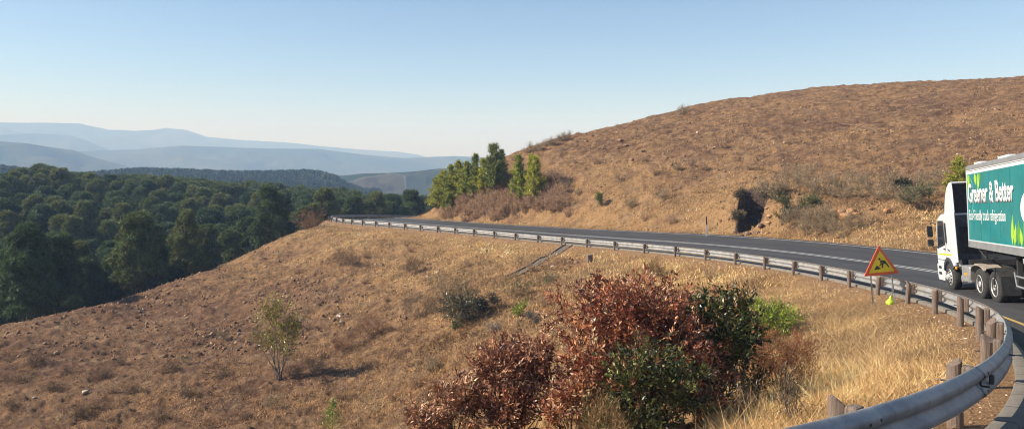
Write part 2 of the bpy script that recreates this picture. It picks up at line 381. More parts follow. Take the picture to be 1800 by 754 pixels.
# ------------------------------------------------------------------ ground material
def ground_mat():
    m, nt, b = newmat('dry_ground'); v = coords(nt)
    def at(n):
        a = nt.nodes.new('ShaderNodeAttribute'); a.attribute_name = n; return a.outputs['Fac']
    big = noise(nt, v, .09, 5, .6, .38, .62); mid = noise(nt, v, .9, 6, .65, .34, .66); small = noise(nt, v, 7, 6, .7, .3, .7); tiny = noise(nt, v, 26, 3, .6, .3, .7)
    soil = mixc(nt, mid, (.085, .042, .023), (.195, .102, .055))
    soil = mixc(nt, math_(nt, 'MULTIPLY', small, .5), soil, (.095, .050, .030))
    soil = mixc(nt, math_(nt, 'MULTIPLY', big, .45), soil, (.28, .165, .085))
    straw = mixc(nt, small, (.21, .12, .052), (.45, .29, .132))
    straw = mixc(nt, math_(nt, 'MULTIPLY', mid, .5), straw, (.30, .16, .078))
    f = math_(nt, 'ADD', at('grass'), math_(nt, 'MULTIPLY', math_(nt, 'SUBTRACT', small, .5), .8))
    f = math_(nt, 'ADD', f, math_(nt, 'MULTIPLY', math_(nt, 'SUBTRACT', mid, .5), .7))
    r = nt.nodes.new('ShaderNodeMapRange'); r.inputs[1].default_value = .31; r.inputs[2].default_value = .80; nt.links.new(f, r.inputs[0])
    c = mixc(nt, r.outputs[0], soil, straw)
    pt = noise(nt, v, .32, 6, .7, .48, .68); c = mixc(nt, math_(nt, 'MULTIPLY', pt, .7), c, (.10, .058, .036))
    pt2 = noise(nt, v, .55, 6, .75, .52, .7); c = mixc(nt, math_(nt, 'MULTIPLY', pt2, .5), c, (.42, .29, .17))
    # stones showing in the soil
    vo = nt.nodes.new('ShaderNodeTexVoronoi'); vo.inputs['Scale'].default_value = 3.2; nt.links.new(v, vo.inputs['Vector'])
    st = nt.nodes.new('ShaderNodeMapRange'); st.inputs[1].default_value = .30; st.inputs[2].default_value = .18; nt.links.new(vo.outputs['Distance'], st.inputs[0])
    stf = math_(nt, 'MULTIPLY', st.outputs[0], at('stone'))
    sc = mixc(nt, vo.outputs['Color'], (.20, .11, .065), (.34, .22, .14))
    c = mixc(nt, math_(nt, 'MULTIPLY', stf, .8), c, sc)
    c = mixc(nt, math_(nt, 'MULTIPLY', at('verge'), .75), c, mixc(nt, small, (.20, .105, .05), (.42, .26, .14)))
    c = mixc(nt, at('rock'), c, mixc(nt, small, (.045, .036, .032), (.17, .11, .075)))  # cleft rock darkened: its shade is put into the colour
    nt.links.new(c, b.inputs['Base Color']); b.inputs['Roughness'].default_value = .95; b.inputs['Specular IOR Level'].default_value = .15
    h = math_(nt, 'ADD', math_(nt, 'MULTIPLY', small, 1.0), math_(nt, 'MULTIPLY', tiny, .4)); h = math_(nt, 'ADD', h, math_(nt, 'MULTIPLY', stf, .8))
    bump(nt, b, h, .8, .09)
    return m
def far_mat():
    m, nt, b = newmat('far_land'); v = coords(nt)
    mp = nt.nodes.new('ShaderNodeVectorMath'); mp.operation = 'MULTIPLY'; mp.inputs[1].default_value = (1, .55, 0); nt.links.new(v, mp.inputs[0]); v2 = mp.outputs[0]
    vo = nt.nodes.new('ShaderNodeTexVoronoi'); vo.inputs['Scale'].default_value = .016; vo.inputs['Randomness'].default_value = .9
    wob = nt.nodes.new('ShaderNodeTexNoise'); wob.inputs['Scale'].default_value = .004; nt.links.new(v2, wob.inputs['Vector'])
    ad = nt.nodes.new('ShaderNodeVectorMath'); ad.operation = 'MULTIPLY_ADD'; ad.inputs[1].default_value = (60, 60, 0)
    nt.links.new(wob.outputs['Color'], ad.inputs[0]); nt.links.new(v2, ad.inputs[2]); nt.links.new(ad.outputs[0], vo.inputs['Vector'])
    sp = nt.nodes.new('ShaderNodeSeparateColor'); nt.links.new(vo.outputs['Color'], sp.inputs[0])
    cr = nt.nodes.new('ShaderNodeValToRGB'); nt.links.new(sp.outputs[0], cr.inputs[0]); cr.color_ramp.interpolation = 'CONSTANT'
    E = cr.color_ramp.elements; E[0].color = (.022, .040, .020, 1); E[1].position = .45; E[1].color = (.045, .065, .028, 1)
    for p, c in ((.70, (.038, .048, .028)), (.80, (.075, .055, .040)), (.84, (.025, .044, .022)), (.95, (.08, .065, .04))):
        e = E.new(p); e.color = (*c, 1)
    de = nt.nodes.new('ShaderNodeTexVoronoi'); de.feature = 'DISTANCE_TO_EDGE'; de.inputs['Scale'].default_value = .016; de.inputs['Randomness'].default_value = .9; nt.links.new(ad.outputs[0], de.inputs['Vector'])
    tr = nt.nodes.new('ShaderNodeMapRange'); tr.inputs[1].default_value = .022; tr.inputs[2].default_value = .012; nt.links.new(de.outputs['Distance'], tr.inputs[0])
    c = mixc(nt, math_(nt, 'MULTIPLY', tr.outputs[0], .5), cr.outputs[0], (.26, .19, .13))
    # forest mantles beyond the fields
    ge = nt.nodes.new('ShaderNodeVectorMath'); ge.operation = 'LENGTH'; nt.links.new(v, ge.inputs[0])
    rr = nt.nodes.new('ShaderNodeMapRange'); rr.inputs[1].default_value = 1150; rr.inputs[2].default_value = 1500; nt.links.new(ge.outputs['Value'], rr.inputs[0])
    hill = mixc(nt, noise(nt, v, .0016, 5, .6, .42, .6), (.035, .055, .03), (.12, .105, .055))
    c = mixc(nt, rr.outputs[0], c, hill)
    c = mixc(nt, math_(nt, 'MULTIPLY', noise(nt, v, .05, 6, .7), .35), c, (.03, .04, .02))
    nt.links.new(c, b.inputs['Base Color']); b.inputs['Roughness'].default_value = 1; b.inputs['Specular IOR Level'].default_value = .0
    return m
GM = ground_mat()
g_near = polar_sheet('ground', TH, RR, GM, cap=False); g_near['kind'] = 'structure'
cx_, cy_ = 1.2*np.sin(TH), 1.2*np.cos(TH)
THf = np.concatenate([np.deg2rad(np.arange(-45, 45, .12)), np.deg2rad(np.arange(45, 315, 3.0))])
RF = np.concatenate([[428], np.geomspace(432, 6600, 330)])
g_far = polar_sheet('hills', THf, RF, far_mat()); g_far['kind'] = 'structure'
g_far.location.z = -.0

# ------------------------------------------------------------------ road, markings, kerb
def strip(name, offs, dzs, mat, i0=0, i1=None, kind='structure'):
    i1 = i1 or len(RL); idx = np.arange(i0, i1)
    Vs = [offset(np.full(len(RL), o), dz)[idx] for o, dz in zip(offs, dzs)]
    n = len(idx); m = len(offs); V = np.stack(Vs, 1).reshape(-1, 3)
    i, j = np.meshgrid(np.arange(n-1), np.arange(m-1), indexing='ij')
    Fq = np.stack([i*m+j, i*m+j+1, (i+1)*m+j+1, (i+1)*m+j], -1).reshape(-1, 4)[:, ::-1]
    # uv-like attribute along the road for wear and joints
    d = np.concatenate([[0], np.cumsum(np.linalg.norm(np.diff(RL[idx], axis=0), axis=1))])
    me = np_mesh(name, V, Fq, smooth=True, attrs=dict(along=np.repeat(d, m), across=np.tile(offs, n)))
    o = link_mesh(name, me, mat)
    if kind: o['kind'] = kind
    return o
def asphalt():
    m, nt, b = newmat('asphalt'); v = coords(nt)
    a = nt.nodes.new('ShaderNodeAttribute'); a.attribute_name = 'across'
    l = nt.nodes.new('ShaderNodeAttribute'); l.attribute_name = 'along'
    cb = nt.nodes.new('ShaderNodeCombineXYZ'); nt.links.new(math_(nt, 'MULTIPLY', l.outputs['Fac'], .08), cb.inputs[0]); nt.links.new(a.outputs['Fac'], cb.inputs[1])
    track = noise(nt, cb.outputs[0], 1.3, 4, .5, .35, .65)
    fine_ = noise(nt, v, 60, 4, .8, .3, .7); pat = noise(nt, v, .5, 4)
    c = mixc(nt, track, (.030, .030, .032), (.064, .063, .064))
    c = mixc(nt, math_(nt, 'MULTIPLY', fine_, .4), c, (.10, .10, .10)); c = mixc(nt, math_(nt, 'MULTIPLY', pat, .25), c, (.034, .034, .038)); c = mixc(nt, math_(nt, 'MULTIPLY', noise(nt, cb.outputs[0], 5, 5, .7, .52, .60), .45), c, (.022, .022, .024)); c = mixc(nt, math_(nt, 'MULTIPLY', noise(nt, v, .23, 3, .5, .57, .59), .35), c, (.085, .083, .08))
    nt.links.new(c, b.inputs['Base Color']); b.inputs['Roughness'].default_value = .82; b.inputs['Specular IOR Level'].default_value = .3
    bump(nt, b, fine_, .35, .01); return m
def paint(name, col):
    m, nt, b = newmat(name); v = coords(nt)
    f = noise(nt, v, 9, 6, .75, .40, .62)
    c = mixc(nt, math_(nt, 'MULTIPLY', f, .6), col, (.16, .16, .16)); nt.links.new(c, b.inputs['Base Color']); b.inputs['Roughness'].default_value = .7
    return m
def concrete(name, c0=(.34, .32, .29), joint=False):
    m, nt, b = newmat(name); v = coords(nt)
    c = mixc(nt, noise(nt, v, 2.5, 6, .7), tuple(x*.7 for x in c0), c0); c = mixc(nt, math_(nt, 'MULTIPLY', noise(nt, v, 40, 4), .35), c, tuple(x*.45 for x in c0))
    if joint:
        l = nt.nodes.new('ShaderNodeAttribute'); l.attribute_name = 'along'
        w = math_(nt, 'FRACT', math_(nt, 'MULTIPLY', l.outputs['Fac'], 1.0), 0)
        j = math_(nt, 'LESS_THAN', w, .035); c = mixc(nt, j, c, (.05, .045, .04))
    nt.links.new(c, b.inputs['Base Color']); b.inputs['Roughness'].default_value = .9; bump(nt, b, noise(nt, v, 50, 4), .4, .01)
    return m
AS = asphalt(); WP = paint('white_road_paint', (.48, .48, .46)); YP = paint('yellow_road_paint', (.55, .34, .06))
offs = [.36, 2, 4, 5.4, 7, 9, 10.4]
strip('road', offs, [0]*7, AS)
def mark(o0, w, mat): strip('road_marking', [o0, o0+w], [.006, .006], mat)
mark(1.15, .12, YP); mark(5.15, .12, WP); mark(5.45, .12, WP); mark(9.80, .12, WP)
strip('kerb', [.07, .08, .10, .29, .32, .36], [-.1, .06, .075, .075, .06, -.05], concrete('kerb_concrete', (.23, .205, .17), True))

# ------------------------------------------------------------------ guardrail
GALV, nt, b = newmat('galvanised_steel'); v = coords(nt)
c = mixc(nt, noise(nt, v, 3, 5), (.23, .24, .245), (.38, .38, .37)); c = mixc(nt, math_(nt, 'MULTIPLY', noise(nt, v, .6, 4, .6, .45, .7), .35), c, (.40, .33, .24))
mp = nt.nodes.new('ShaderNodeMapping'); mp.inputs['Scale'].default_value = (9, 9, .8); nt.links.new(v, mp.inputs['Vector'])
c = mixc(nt, math_(nt, 'MULTIPLY', noise(nt, mp.outputs[0], 1.6, 5, .7, .56, .74), .5), c, (.16, .11, .08))
nt.links.new(c, b.inputs['Base Color']); b.inputs['Metallic'].default_value = .25; b.inputs['Roughness'].default_value = .5
WOOD, nt, b = newmat('weathered_timber'); tc = nt.nodes.new('ShaderNodeTexCoord'); v = tc.outputs['Object']
mp = nt.nodes.new('ShaderNodeMapping'); mp.inputs['Scale'].default_value = (1, 1, .07); nt.links.new(v, mp.inputs['Vector'])
gr = noise(nt, mp.outputs[0], 55, 5, .7, .3, .7)
c = mixc(nt, gr, (.085, .06, .047), (.30, .235, .185)); c = mixc(nt, math_(nt, 'MULTIPLY', noise(nt, v, 5, 3), .4), c, (.16, .10, .07))
nt.links.new(c, b.inputs['Base Color']); b.inputs['Roughness'].default_value = .9; bump(nt, b, gr, .6, .012)
BOLT = plain('dark_bolt', (.09, .085, .08), .6, .5)
rail = empty('guardrail', tuple(RL[5])); rail['keep'] = 1
tag(rail, 'long galvanised steel crash barrier on timber posts following the curving road edge', 'guardrail')
del rail['keep']
prof = [(0, 0), (.012, .012), (.075, .045), (.083, .075), (.070, .105), (.015, .14), (.006, .155), (.015, .17), (.070, .205), (.083, .235), (.075, .265), (.012, .298), (0, .310)]
prof = [(a, z*.38/.31) for a, z in prof]
dens = catmull(RL[::1], 4); sd = np.concatenate([[0], np.cumsum(np.linalg.norm(np.diff(dens[:, :2], axis=0), axis=1))])
def at_s(s):
    q = np.array([np.interp(s, sd, dens[:, k]) for k in range(3)])
    q2 = np.array([np.interp(s+.3, sd, dens[:, k]) for k in range(3)]); t = q2-q; t /= np.linalg.norm(t)
    return q, t
def s_of(p):
    return sd[((dens[:, :2]-p[:2])**2).sum(1).argmin()]
ps = [s_of(p) for p in posts]
while ps[-1] < sd[-1]-26: ps.append(ps[-1]+4)
BZ = TOP-.05-.38
def beam(s0, s1, k):
    n = max(3, int((s1-s0)/.5)+1); V = []; th = .006
    for s in np.linspace(s0, s1, n):
        q, t = at_s(s); nn = np.array([t[1], -t[0], 0]); nn /= np.linalg.norm(nn)
        e = .007*(k % 2)
        for a, z in prof: V.append(q+nn*(a-.03+e)+np.array([0, 0, BZ+z]))
        for a, z in prof[::-1]: V.append(q+nn*(a-.03+e-th)+np.array([0, 0, BZ+z]))
    m = 2*len(prof); Fq = []
    for i in range(n-1):
        for j in range(m): Fq.append((i*m+j, i*m+(j+1) % m, (i+1)*m+(j+1) % m, (i+1)*m+j))
    me = np_mesh('beam', np.array(V)-RL[5], np.array(Fq))
    o = link_mesh('beam', me, GALV, rail)
    return o
def post_mesh(seed):
    r = random.Random(seed); mb = MB(); n = 14; rings = []
    sl = r.uniform(-.05, .05); sl2 = r.uniform(-.04, .04)
    prof_ = [(-.55, 1), (.0, 1.0), (.3, .99), (TOP-.14, .97), (TOP-.06, .93), (TOP-.045, .6)]
    wob = [r.uniform(.93, 1.05) for _ in range(n)]
    for z, f in prof_:
        rings.append([mb.bm.verts.new((math.cos(2*math.pi*k/n)*.085*f*wob[k], math.sin(2*math.pi*k/n)*.085*f*wob[k],
                      z+(sl*math.cos(2*math.pi*k/n)+sl2*math.sin(2*math.pi*k/n) if z > .5 else 0))) for k in range(n)])
    for a, bb in zip(rings, rings[1:]):
        for k in range(n): mb.bm.faces.new((a[k], a[(k+1) % n], bb[(k+1) % n], bb[k]))
    mb.bm.faces.new(rings[-1])
    return mb
pm = []
for k in range(5):
    mb = post_mesh(k); o = mb.build('post', WOOD, rail); pm.append(o)
blk = MB().box((0, 0, 0), (.115, .14, .36)).build('spacer_block', WOOD, pm[0], bevel=.03)
blt = MB()
for dz in (-.02,):
    blt.tube([(-.36, 0, dz), (.125, 0, dz)], .012, 6)
bolt0 = blt.build('bolt', BOLT, pm[0])
for o in (blk, bolt0): bpy.data.objects.remove(o)
blk_me = [m for m in bpy.data.meshes if m.name.startswith('spacer_block')][0]; bolt_me = [m for m in bpy.data.meshes if m.name.startswith('bolt')][0]
meshes = [o.data for o in pm]
for o in pm: bpy.data.objects.remove(o)
for k, s in enumerate(ps):
    q, t = at_s(s); nn = np.array([t[1], -t[0], 0]); nn /= np.linalg.norm(nn)
    base = q-nn*.245
    base[2] = q[2]
    o = link_mesh('post', meshes[k % 5], WOOD, rail)
    o.location = Vector(base-RL[5]); o.rotation_euler = (random.uniform(-.07, .07), random.uniform(-.05, .05), math.atan2(nn[1], nn[0])+random.uniform(-.1, .1))
    sbl = link_mesh('spacer_block', blk_me, WOOD, o); sbl.location = (.135, random.uniform(-.012, .012), BZ+.19+random.uniform(-.01, .02)); sbl.rotation_euler = (random.uniform(-.05, .05), 0, 0)
    mdf = sbl.modifiers.new('bevel', 'BEVEL'); mdf.width = .025; mdf.segments = 2
    bo = link_mesh('bolt', bolt_me, BOLT, sbl); bo.location = (.08, 0, 0)
    if k+1 < len(ps): beam(s-.12, ps[k+1]+.12, k)
    # bolt heads and slots on the road face
    if 2 <= k <= 12:
        M_ = Matrix.Translation(Vector(q-RL[5]))@Matrix.Rotation(math.atan2(nn[1], nn[0]), 4, 'Z')
        for dy in (-.09, .09):
            for z in (.09, .29): MB().tube([(.045, dy, BZ+z), (.062, dy, BZ+z)], .014, 8, M=M_).build('bolt', BOLT, rail)
        MB().box((.0, 0, BZ+.19), (.02, .03, .05), M=M_).build('bolt', BOLT, rail)
for s in ((ps[5]+ps[6])*.5-1.2, (ps[9]+ps[10])*.5):
    q, t = at_s(s); nn = np.array([t[1], -t[0], 0]); M_ = Matrix.Translation(Vector(q-RL[5]))@Matrix.Rotation(math.atan2(nn[1], nn[0]), 4, 'Z')
    MB().box((.05, 0, BZ+.19), (.05, .07, .10), M=M_).build('reflector', BOLT, rail, bevel=.01)

# ------------------------------------------------------------------ foliage
def leaf_mesh(C, Dr, L, Wd, cols, fold=.25, up=None):
    """rhombic leaves: centre-base C, direction Dr, length L, width Wd"""
    n = len(C); Dr = Dr/np.linalg.norm(Dr, axis=1)[:, None]
    a = rng.normal(size=(n, 3)) if up is None else up
    side = np.cross(Dr, a); side /= np.linalg.norm(side, axis=1)[:, None]+1e-9
    nor = np.cross(Dr, side)
    L = np.broadcast_to(L, n)[:, None]; Wd = np.broadcast_to(Wd, n)[:, None]
    p0 = C; p1 = C+Dr*L*.45+side*Wd*.5+nor*fold*Wd; p2 = C+Dr*L-nor*fold*L*.15; p3 = C+Dr*L*.45-side*Wd*.5+nor*fold*Wd
    V = np.stack([p0, p1, p2, p3], 1).reshape(-1, 3); Fq = np.arange(n*4).reshape(-1, 4)
    return V, Fq, np.repeat(cols, 4, axis=0)
def blades(C, Dr, L, Wd, cols, face=None):
    """thin triangles, for grass and needles"""
    n = len(C); Dr = Dr/np.linalg.norm(Dr, axis=1)[:, None]
    side = np.cross(Dr, rng.normal(size=(n, 3)) if face is None else face); side /= np.linalg.norm(side, axis=1)[:, None]+1e-9
    L = np.broadcast_to(L, n)[:, None]; Wd = np.broadcast_to(Wd, n)[:, None]
    V = np.stack([C-side*Wd*.5, C+side*Wd*.5, C+Dr*L], 1).reshape(-1, 3)
    return V, np.arange(n*3).reshape(-1, 3), np.repeat(cols, 3, axis=0)
def colvar(n, base, var=.25, hue=.08):
    b = np.array(base)[None]*np.exp(rng.normal(0, var, (n, 1)))
    return np.clip(b*(1+rng.normal(0, hue, (n, 3))), .002, .9)
def palette(n, pal, w, var=.2):
    pal = np.array(pal); i = rng.choice(len(pal), n, p=np.array(w)/sum(w))
    return np.clip(pal[i]*np.exp(rng.normal(0, var, (n, 1))), .002, .9)
BARK = plain('bark', (.10, .075, .055), .95, var=.35, scale=14, bmp=.6)
PALEBARK = plain('dry_twig', (.20, .155, .115), .95, var=.3, scale=14)
NEEDLE = tinted('needles', .6, .28); LEAF = tinted('leaves', .32, .22, .5); DRYLEAF = tinted('dry_leaves', .45, .15, .5); STRAW = tinted('straw', .75, .22, .25)
def trunk_mb(path, r0, r1, limbs=(), n=8):
    mb = MB(); k = len(path)
    mb.tube(path, [r0+(r1-r0)*i/(k-1) for i in range(k)], n)
    for l in limbs:
        mb.tube(l[0], l[1], 5)
    return mb
def pine_variant(h, crown_r, cb, nl, seed, tone):
    """plantation pine: rounded irregular crown of lobes on a bare stem; returns (crown mesh, trunk mesh)"""
    r_ = np.random.default_rng(seed)
    cen = []; rad = []
    for i in range(nl):
        t = r_.random()**.8; z = h*(cb+(1-cb)*t); rr_ = crown_r*(1-.75*t**2.2)*r_.uniform(.35, .85); an = r_.uniform(0, 2*np.pi)
        cen.append((rr_*np.cos(an), rr_*np.sin(an), z)); rad.append(crown_r*r_.uniform(.20, .38)*(1.1-.4*t))
    cen.append((0, 0, h*.93)); rad.append(crown_r*.22); cen.append((.1, 0, h*1.0)); rad.append(crown_r*.12); cen.append((0, 0, h*.75)); rad.append(crown_r*.5)
    cen = np.array(cen); rad = np.array(rad)
    # tufts: little bursts of needles over the lobes
    C = []; D = []; K = []; NN = []
    for c, r in zip(cen, rad):
        m = int(95*(r/1.2)**2)+16
        u = r_.normal(size=(m, 3)); u /= np.linalg.norm(u, axis=1)[:, None]; u[:, 2] = np.where(u[:, 2] < -.5, -u[:, 2], u[:, 2])
        p = c+u*r*np.array([1, 1, .72])*r_.uniform(.70, 1.15, (m, 1)); tone_l = r_.uniform(.75, 1.25)
        for _ in range(9):
            C.append(p+r_.normal(0, .06, p.shape)); D.append(np.cross(u, r_.normal(size=p.shape))*.8+u*.45+np.array([0, 0, .35])); NN.append(u+r_.normal(0, .35, p.shape)); K.append(np.full(m, tone_l))
    C = np.vstack(C); D = np.vstack(D); K = np.concatenate(K)
    cols = colvar(len(C), tone, .22, .07)*K[:, None]
    V, Fq, cc = blades(C, D, rng.uniform(.36, .74, len(C)), rng.uniform(.08, .16, len(C)), cols, np.vstack(NN))
    me = np_mesh('crown', V, Fq, cols=cc); me.materials.append(NEEDLE)
    path = [(0, 0, -1.5), (.05, 0, h*.3), (-.06, .08, h*.6), (0, 0, h*.9)]
    limbs = [([(0, 0, c[2]-r*1.1), tuple(c)], [.06, .02]) for c, r in zip(cen, rad)][:10]
    mb = trunk_mb(path, .19, .05, limbs, 7); bmesh.ops.recalc_face_normals(mb.bm, faces=mb.bm.faces[:])
    tm = bpy.data.meshes.new('trunk'); mb.bm.to_mesh(tm); mb.bm.free(); tm.materials.append(BARK)
    return me, tm
def put_tree(name, var, loc, rz, sc, label, cat='tree', group=None, crown='crown'):
    r = empty(name, loc, (0, 0, rz)); r.scale = (sc[0], sc[0], sc[1]) if hasattr(sc, '__len__') else (sc,)*3
    tag(r, label, cat, group)
    link_mesh(crown, var[0], None, r); link_mesh('trunk', var[1], None, r)
    return r
PV = [pine_variant(13+k*.3, 3.05+.35*(k % 3), .28, 50+5*(k % 3), 100+k, t) for k, t in enumerate([(.085, .122, .036), (.118, .152, .042), (.07, .112, .038), (.15, .17, .048), (.085, .128, .042), (.13, .145, .04)])]
# ---- plantation below the road: every pine is a thing
SKY = [(-400,300),(-200,312),(-60,318),(0,318),(20,308),(45,297),(70,292),(95,299),(112,308),(150,305),(175,314),(250,311),(300,316),(350,319),(400,326),(450,321),(520,331),(600,331),(650,341),(700,347),(760,352),(900,360)]
cand = []
for gy in np.arange(66, 300, 5.1):
    for gx in np.arange(-150, 90, 5.1):
        x = gx+rng.uniform(-2, 2)+(gy % 11)*.2; y = gy+rng.uniform(-2, 2)
        px = CX+F*x/y
        if px < -130 or px > 900: continue
        cand.append((x, y))
cand = np.array(cand); zc, _, _, soc, _ = ground(cand[:, 0], cand[:, 1])
forest = []
for (x, y), z, so_ in zip(cand, zc, soc):
    px = CX+F*x/y
    edge = interp(px, [(-130, 67), (0, 66), (150, 77), (300, 89), (450, 105), (540, 116), (600, 140), (700, 150), (900, 165)])
    if y < edge+3+(5 if px < 400 else 0) or (px < -20 and y < 90) or abs(so_) < 8 and so_ < 20: continue
    if so_ > 0 and so_ < 30: continue
    top = -(interp(px, SKY)-HY)/F*y
    hmax = top-z
    if hmax < 7: continue
    forest.append((x, y, z, hmax))
forest.sort(key=lambda t: t[1])
GRP = 'pine trees massed in the plantation below the road'
nf = 0
for x, y, z, hmax in forest:
    if nf >= 296: break
    v = PV[rng.integers(len(PV))]; H0 = 13.2
    h = min(rng.uniform(10.5, 14.8), hmax*rng.uniform(.95, 1.03)) if y > 125 else min(rng.uniform(9.5, 11.8), hmax)
    if h < 6.5: continue
    put_tree('pine_tree', v, (x, y, z-.2), rng.uniform(0, 6.28), (h/H0*rng.uniform(.95, 1.15), h/H0), 'dark green pine with rounded crown massed in the plantation left of the road', 'tree', GRP); nf += 1
print('forest', nf, 'of', len(forest), 'last y', forest[min(nf, len(forest)-1)][1])
rest = forest[nf:]
if rest:
    V_, F_, C_ = [], [], []
    base = PV[1][0]; bv = np.empty(len(base.vertices)*3, np.float32); base.vertices.foreach_get('co', bv); bv = bv.reshape(-1, 3)
    bc = np.empty(len(bv)*4, np.float32); base.color_attributes['tint'].data.foreach_get('color', bc); bc = bc.reshape(-1, 4)[:, :3]
    tri = len(bv)//3; sel = rng.random(tri) < .25; sel3 = np.repeat(sel, 3); bv = bv[sel3]; bc = bc[sel3]; k = 0
    t3 = bv.reshape(-1, 3, 3); ctr = t3.mean(1, keepdims=True); bv = (ctr+(t3-ctr)*1.9).reshape(-1, 3)
    for x, y, z, hmax in rest:
        h = min(rng.uniform(12.5, 15.5), hmax*rng.uniform(.95, 1.03)); a = rng.uniform(0, 6.28); c, s = np.cos(a), np.sin(a); f = h/13.5
        R_ = np.array([[c, -s, 0], [s, c, 0], [0, 0, 1]])*f
        V_.append(bv @ R_.T+[x, y, z]); C_.append(bc*rng.uniform(.8, 1.2)); F_.append(np.arange(len(bv)).reshape(-1, 3)+k); k += len(bv)
    me = np_mesh('distant_plantation', np.vstack(V_), np.vstack(F_), cols=np.vstack(C_)); o = link_mesh('distant_plantation', me, NEEDLE)
    tag(o, 'farther crowns of the dark pine plantation merging into one mass', 'forest', kind='stuff')
# ---- wood on the ridge beyond
n = 9000
th = np.deg2rad(rng.uniform(-36, -10, n)); rr = rng.normal(625, 55, n); X = rr*np.sin(th); Y = rr*np.cos(th)
Z = ground(X, Y)[0]; keep = Z > -58; X, Y, Z = X[keep], Y[keep], Z[keep]; n = len(X)
V_, F_, C_ = [], [], []
tree_tone = palette(n, [(.03, .052, .026), (.045, .066, .03), (.022, .042, .022)], [2, 1, 2])
m = 16
u = rng.normal(size=(n, m, 3)); u /= np.linalg.norm(u, axis=2)[:, :, None]
C = np.stack([X, Y, Z+5], 1)[:, None]+u*np.array([2.6, 2.6, 3.2]); D = u+np.array([0, 0, .5])
V, Fq, cc = blades(C.reshape(-1, 3), D.reshape(-1, 3), 2.6, 2.6, np.repeat(tree_tone, m, axis=0))
me = np_mesh('distant_wood', V, Fq, cols=cc); tag(link_mesh('distant_wood', me, NEEDLE), 'bluish dark wooded ridge beyond the plantation', 'forest', kind='stuff')
# ------------------------------------------------------------------ bushes
def shrub(name, loc, h, r, nst, nleaf, ll, lw, pal, w, label, cat='shrub', group=None, mat=None, dens_shell=.55, lobes=9, seed=0, upb=.5, sq=1., stemmat=None, crown='foliage', lean=(0, 0), bare=.12, tvar=.2):
    """bush of many stems from one root, leafy lobes with gaps between"""
    global rng
    keep_rng = rng; rng = np.random.default_rng(seed+900)
    root = empty(name, tuple(loc)); tag(root, label, cat, group)
    lc = []
    for i in range(lobes):
        an = rng.uniform(0, 2*np.pi); t = rng.uniform(0, 1)
        z = h*(bare+.16+(.84-bare-.12)*t); prof_r = r*np.sqrt(max(.08, 1-((z/h-.5)/.56)**2))
        q = rng.uniform(.25, .8)*prof_r
        lc.append((q*np.cos(an)+lean[0]*z/h, q*np.sin(an)*sq+lean[1]*z/h, z, r*rng.uniform(.26, .46)))
    lc = np.array(lc)
    mb = MB()
    for i in range(nst):
        l = lc[i % lobes]; tip = np.array(l[:3])+rng.normal(0, l[3]*.5, 3); b0 = np.array([rng.normal(0, r*.06), rng.normal(0, r*.06), -.15])
        mid = b0*.4+tip*.6+np.array([rng.normal(0, r*.07), rng.normal(0, r*.07), -h*.06]); mid[:2] *= .8
        rr0 = .012*h/1.5*rng.uniform(.6, 1.4)
        mb.tube([tuple(b0), tuple(b0*.55+mid*.45+np.array([0, 0, h*.03])), tuple(mid), tuple(tip)], [rr0, rr0*.8, rr0*.55, rr0*.2], 4, cap=False)
    mb.build('stems', stemmat or BARK, root)
    wt = lc[:, 3]**2; li = rng.choice(lobes, nleaf, p=wt/wt.sum()); c = lc[li]
    # twigs inside each lobe: leaves cluster along them
    ntw = max(lobes*14, nleaf//16); tl = rng.choice(lobes, ntw, p=wt/wt.sum()); u = rng.normal(size=(ntw, 3)); u /= np.linalg.norm(u, axis=1)[:, None]
    tp = lc[tl][:, :3]+u*lc[tl][:, 3:4]*rng.uniform(dens_shell, 1.08, (ntw, 1))**.7*np.array([1, 1, .85])
    tdir = u*.8+np.array([0, 0, upb])+rng.normal(0, .3, (ntw, 3)); tdir /= np.linalg.norm(tdir, axis=1)[:, None]
    ti = rng.integers(0, ntw, nleaf); along = rng.uniform(-1.6, .9, nleaf)
    C = tp[ti]+tdir[ti]*(along*ll*1.5)[:, None]+rng.normal(0, ll*.22, (nleaf, 3))
    D = tdir[ti]+rng.normal(0, .62, (nleaf, 3))
    ok = C[:, 2] > .02; C, D, ti = C[ok], D[ok], ti[ok]
    tw_col = palette(ntw, pal, w, tvar)
    cols = tw_col[ti]*np.exp(rng.normal(0, .22, (len(C), 1)))
    V, Fq, cc = leaf_mesh(C, D, ll*rng.uniform(.6, 1.25, len(C)), lw*rng.uniform(.6, 1.25, len(C)), np.clip(cols, .003, .85))
    me = np_mesh(crown, V, Fq, cols=cc); me.materials.append(mat or LEAF); link_mesh(crown, me, None, root)
    # fine twigs showing between the leaves
    nt_ = min(ntw, 1500); V, Fq, cc = blades(tp[:nt_]-tdir[:nt_]*ll*3.2, tdir[:nt_], ll*4.5, max(.006, lw*.22), colvar(nt_, (.12, .08, .055)))
    me = np_mesh('twigs', V, Fq, cols=cc); me.materials.append(DRYLEAF); link_mesh('twigs', me, None, root)
    rng = keep_rng
    return root
def on(px, py, d):
    x = (px-CX)/F*d; return np.array([x, d, gz(x, d)-.05])
RED = [(.34, .115, .058), (.23, .072, .040), (.46, .21, .10), (.14, .052, .034), (.62, .38, .23)]
DG = [(.055, .068, .022), (.095, .11, .03), (.035, .045, .018), (.26, .27, .10), (.30, .13, .06)]  # pale green entry also paints glossy highlights as leaf colour
def bush_at(px, ytop, d, wpx, **kw):
    p = on(px, 0, d); top = -(ytop-HY)/F*d; h = max(.5, top-p[2]); r = wpx/F*d/2
    return p, h, r
p, h, r = bush_at(1122, 482, 13.6, 310); print('red bush', p, h, r)
